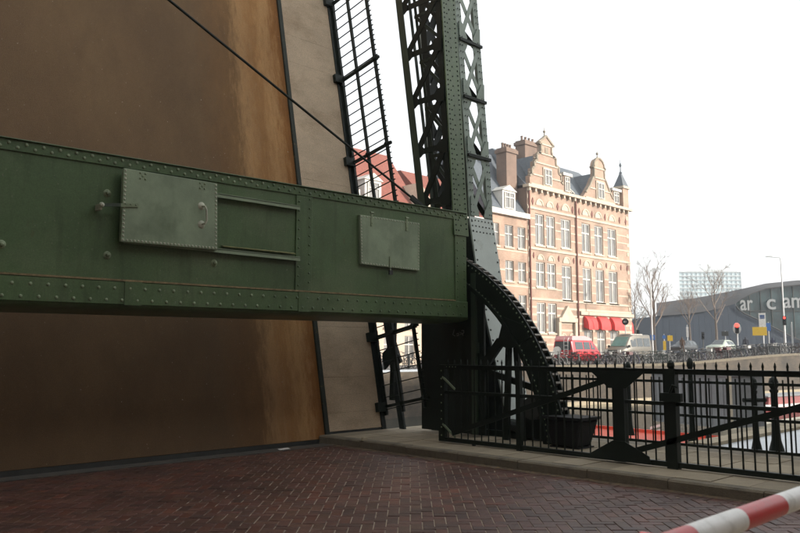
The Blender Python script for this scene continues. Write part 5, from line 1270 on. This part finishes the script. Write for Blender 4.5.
# ================================================================== PEOPLE (small, behind the bicycles)
def person(px, dd, m, label, h=1.72, lean=.0):
    b = ground_at(px, dd); me = bpy.data.meshes.new('person'); k = h / 1.75
    J = [((0, 0, .95), .15), ((0, 0, 1.2), .15), ((lean, 0, 1.42), .16), ((lean, 0, 1.52), .06), ((lean * 1.2, 0, 1.66), .105), ((lean * 1.2, 0, 1.74), .07),
         ((.02, .1, .9), .10), ((.06, .11, .5), .07), ((-.02, .11, .09), .05), ((.12, .11, .04), .04), ((0, -.1, .9), .10), ((-.06, -.11, .5), .07), ((-.16, -.11, .09), .05), ((-.02, -.11, .04), .04),
         ((lean, .2, 1.4), .065), ((-.06, .25, 1.12), .05), ((.08, .24, .88), .04), ((lean, -.2, 1.4), .065), ((.03, -.25, 1.12), .05), ((.14, -.22, .9), .04)]
    E = [(0, 1), (1, 2), (2, 3), (3, 4), (4, 5), (0, 6), (6, 7), (7, 8), (8, 9), (0, 10), (10, 11), (11, 12), (12, 13), (2, 14), (14, 15), (15, 16), (2, 17), (17, 18), (18, 19)]
    me.from_pydata([tuple(Vector(p) * k) for p, r in J], E, []); o = bpy.data.objects.new('person', me); col.objects.link(o)
    md = o.modifiers.new('skin', 'SKIN')
    for i, (p_, r) in enumerate(J): me.skin_vertices[0].data[i].radius = (r * k, r * k); me.skin_vertices[0].data[i].use_root = (i == 0)
    o.modifiers.new('sub', 'SUBSURF').levels = 1; bpy.context.view_layer.update()
    nm = bpy.data.meshes.new_from_object(o.evaluated_get(bpy.context.evaluated_depsgraph_get())); bpy.data.objects.remove(o); nm.materials.clear(); nm.materials.append(m)
    o = bpy.data.objects.new('person', nm); col.objects.link(o); o.location = b; o.rotation_euler = (0, 0, .3); tag(o, label, 'person')
    for p_ in nm.polygons: p_.use_smooth = True
person(731, 86, CLOTH1, 'person in dark coat standing just left of the oval traffic light')
person(746, 82, CLOTH1, 'person in dark coat between the oval traffic light and yellow sign', 1.8)
person(773, 84, mat('navy_coat', (.02, .025, .05), .9, var=.2, bump=0), 'person in navy coat right of the blue upright sign', 1.75)
person(682.5, 84, mat('brown_coat', (.09, .05, .03), .9, var=.2, bump=0), 'person in brown coat standing behind the dark hatchback', 1.78)

# ================================================================== BOATS
WZ = -2.4
barge = thing('work_barge', (30, 19, WZ), 'flat orange red work barge moored behind the gate', 'boat')
a0, a1 = onZ(575, 437, WZ), onZ(655, 437, WZ)
def hullbox(parent, pts, z0, z1, m, name='hull', taper=.94):
    c = sum((Vector((x, y, 0)) for x, y in pts), Vector()) / len(pts); k = len(pts)
    mb = MB(); mb.v = [Vector((c.x + (x - c.x) * taper, c.y + (y - c.y) * taper, z0)) for x, y in pts] + [Vector((x, y, z1)) for x, y in pts]
    mb.f = [tuple(range(k - 1, -1, -1)), tuple(range(k, 2 * k))] + [(i, (i + 1) % k, k + (i + 1) % k, k + i) for i in range(k)]
    return mb.build(name, m, parent)
b0 = onZ(580, 424, -1.75); b1 = onZ(655, 434, -1.75)
def off(p, dx, dy): return (p.x + dx, p.y + dy)
BX = [(24.2, 24.6), (34.5, 15.4), (38.5, 17.6), (28.4, 28.0)]
P = [onZ(576, 426, -1.78), onZ(652, 433, -1.78)]
d_ = (P[1] - P[0]); d_.z = 0; L0 = d_.length; d_.normalize(); nrm_ = Vector((-d_.y, d_.x, 0)); nrm_ = nrm_ if nrm_.y > 0 else -nrm_
q = [P[0], P[0] + d_ * (L0 + 9), P[0] + d_ * (L0 + 9) + nrm_ * 4.6, P[0] + nrm_ * 4.6]
hullbox(barge, [(v.x, v.y) for v in q], WZ - .3, -1.78, ORANGE)
for i in range(4):
    a, b = q[i], q[(i + 1) % 4]; MB().bar((a.x, a.y, -1.72), (b.x, b.y, -1.72), .12, .12, (0, 0, 1)).build('gunwale', ORANGE if i != 1 else DKRED, barge)
hz = MB(); sA = P[1] - d_ * .1
for k in range(4): hz.prism([Vector((sA.x, sA.y, -2.25 + k * .2)) - nrm_ * .03, Vector((sA.x, sA.y, -2.15 + k * .2)) - nrm_ * .03, Vector((sA.x, sA.y, -2.0 + k * .2)) + d_ * .45 - nrm_ * .03, Vector((sA.x, sA.y, -2.1 + k * .2)) + d_ * .45 - nrm_ * .03], -nrm_ * .01)
hz.build('hazard_stripes', WHITEP, barge, 'white diagonal hazard stripes')
for k in (.1, .5, .9):
    c = q[0].lerp(q[1], k) + nrm_ * .5; MB().lathe([(.1, 0), (.08, .3), (.14, .34), (.14, .4)], (c.x, c.y, -1.78), 8).build('bitt', BLACK, barge)
# grey cabin on the barge
cD = 33.5
cab = thing('site_cabin', atD(688, cD, -1.72), 'grey steel site cabin standing on the red barge', 'cabin')
cl, cr_ = atD(650.5, 35.5, 0), atD(725.5, 32.0, 0); dd_ = (cr_ - cl).normalized(); nn_ = Vector((-dd_.y, dd_.x, 0)); nn_ = nn_ if nn_.dot(_fw) > 0 else -nn_; LL = (cr_ - cl).length
zt_ = zat(374, 35)
def cabp(u, z, n=0): return Vector((cl.x, cl.y, z)) + dd_ * u + nn_ * n
MB().prism([cabp(0, -1.70), cabp(LL, -1.70), cabp(LL, zt_), cabp(0, zt_)], nn_ * 2.3).build('shell', GREYC, cab)
k = .12
while k < LL - .1: MB().prism([cabp(k, -1.6, -.035), cabp(k + .12, -1.6, -.035), cabp(k + .12, zt_ - .12, -.035), cabp(k, zt_ - .12, -.035)], nn_ * .033).build('rib', GREYC, cab); k += .3
MB().prism([cabp(-.06, zt_, -.06), cabp(LL + .06, zt_, -.06), cabp(LL + .06, zt_, 2.36), cabp(-.06, zt_, 2.36)], (0, 0, .1)).build('roof', GREYC, cab)
MB().prism([cabp(LL + .01, -1.7, -.02), cabp(LL + .12, -1.7, -.02), cabp(LL + .12, zt_ + .02, -.02), cabp(LL + .01, zt_ + .02, -.02)], nn_ * .15).build('corner_post', CREAM, cab)
# red and white boat at the right
boat = thing('motor_boat', onZ(790, 412, WZ), 'red and white motor boat at the right edge behind the gate', 'boat')
u0 = onZ(742, 417, WZ); u1 = onZ(850, 409, WZ); dv = (u1 - u0); Lb = dv.length; dv.normalize(); nv = Vector((-dv.y, dv.x, 0)); nv = nv if nv.y > 0 else -nv
def bpnt(u, n): v = u0 + dv * u * Lb + nv * n; return (v.x, v.y)
outl = [bpnt(0, 1.2), bpnt(.12, .35), bpnt(.4, 0), bpnt(1.0, 0), bpnt(1.0, 2.6), bpnt(.4, 2.6), bpnt(.12, 2.1)]
hullbox(boat, outl, WZ - .2, WZ + .42, DKRED, taper=.9); hullbox(boat, outl, WZ + .422, WZ + .56, WHITEP, 'gunwale', 1.0)
hullbox(boat, [bpnt(.3, .5), bpnt(.9, .5), bpnt(.9, 2.1), bpnt(.3, 2.1)], WZ + .562, WZ + 1.02, DKRED, 'cabin', 1.04)
hullbox(boat, [bpnt(.28, .4), bpnt(.92, .4), bpnt(.92, 2.2), bpnt(.28, 2.2)], WZ + 1.022, WZ + 1.1, GREYC, 'cabin_roof', 1.0)
# floating timber fender
fb = thing('floating_fender', onZ(700, 441, WZ), 'pale floating fender beam lying in the water behind the gate', 'fender')
f0, f1 = onZ(668, 446, WZ), onZ(810, 422, WZ)
MB().bar((f0.x, f0.y, WZ + .12), (f1.x, f1.y, WZ + .12), .5, .4, (0, 0, 1)).build('beam', CREAM, fb)

# ================================================================== HAZE
hm = bpy.data.materials.new('haze_air'); hm.use_nodes = True; hn = hm.node_tree.nodes; hn.remove(hn['Principled BSDF'])
pvn = hn.new('ShaderNodeVolumePrincipled'); pvn.inputs['Color'].default_value = (.93, .96, 1, 1); pvn.inputs['Density'].default_value = .0008
pvn.inputs['Anisotropy'].default_value = .2
hm.node_tree.links.new(pvn.outputs[0], hn['Material Output'].inputs['Volume'])
MB().box(-320, 1600, -70, 3100, -4.4, 48).build('haze', hm, kind='stuff')
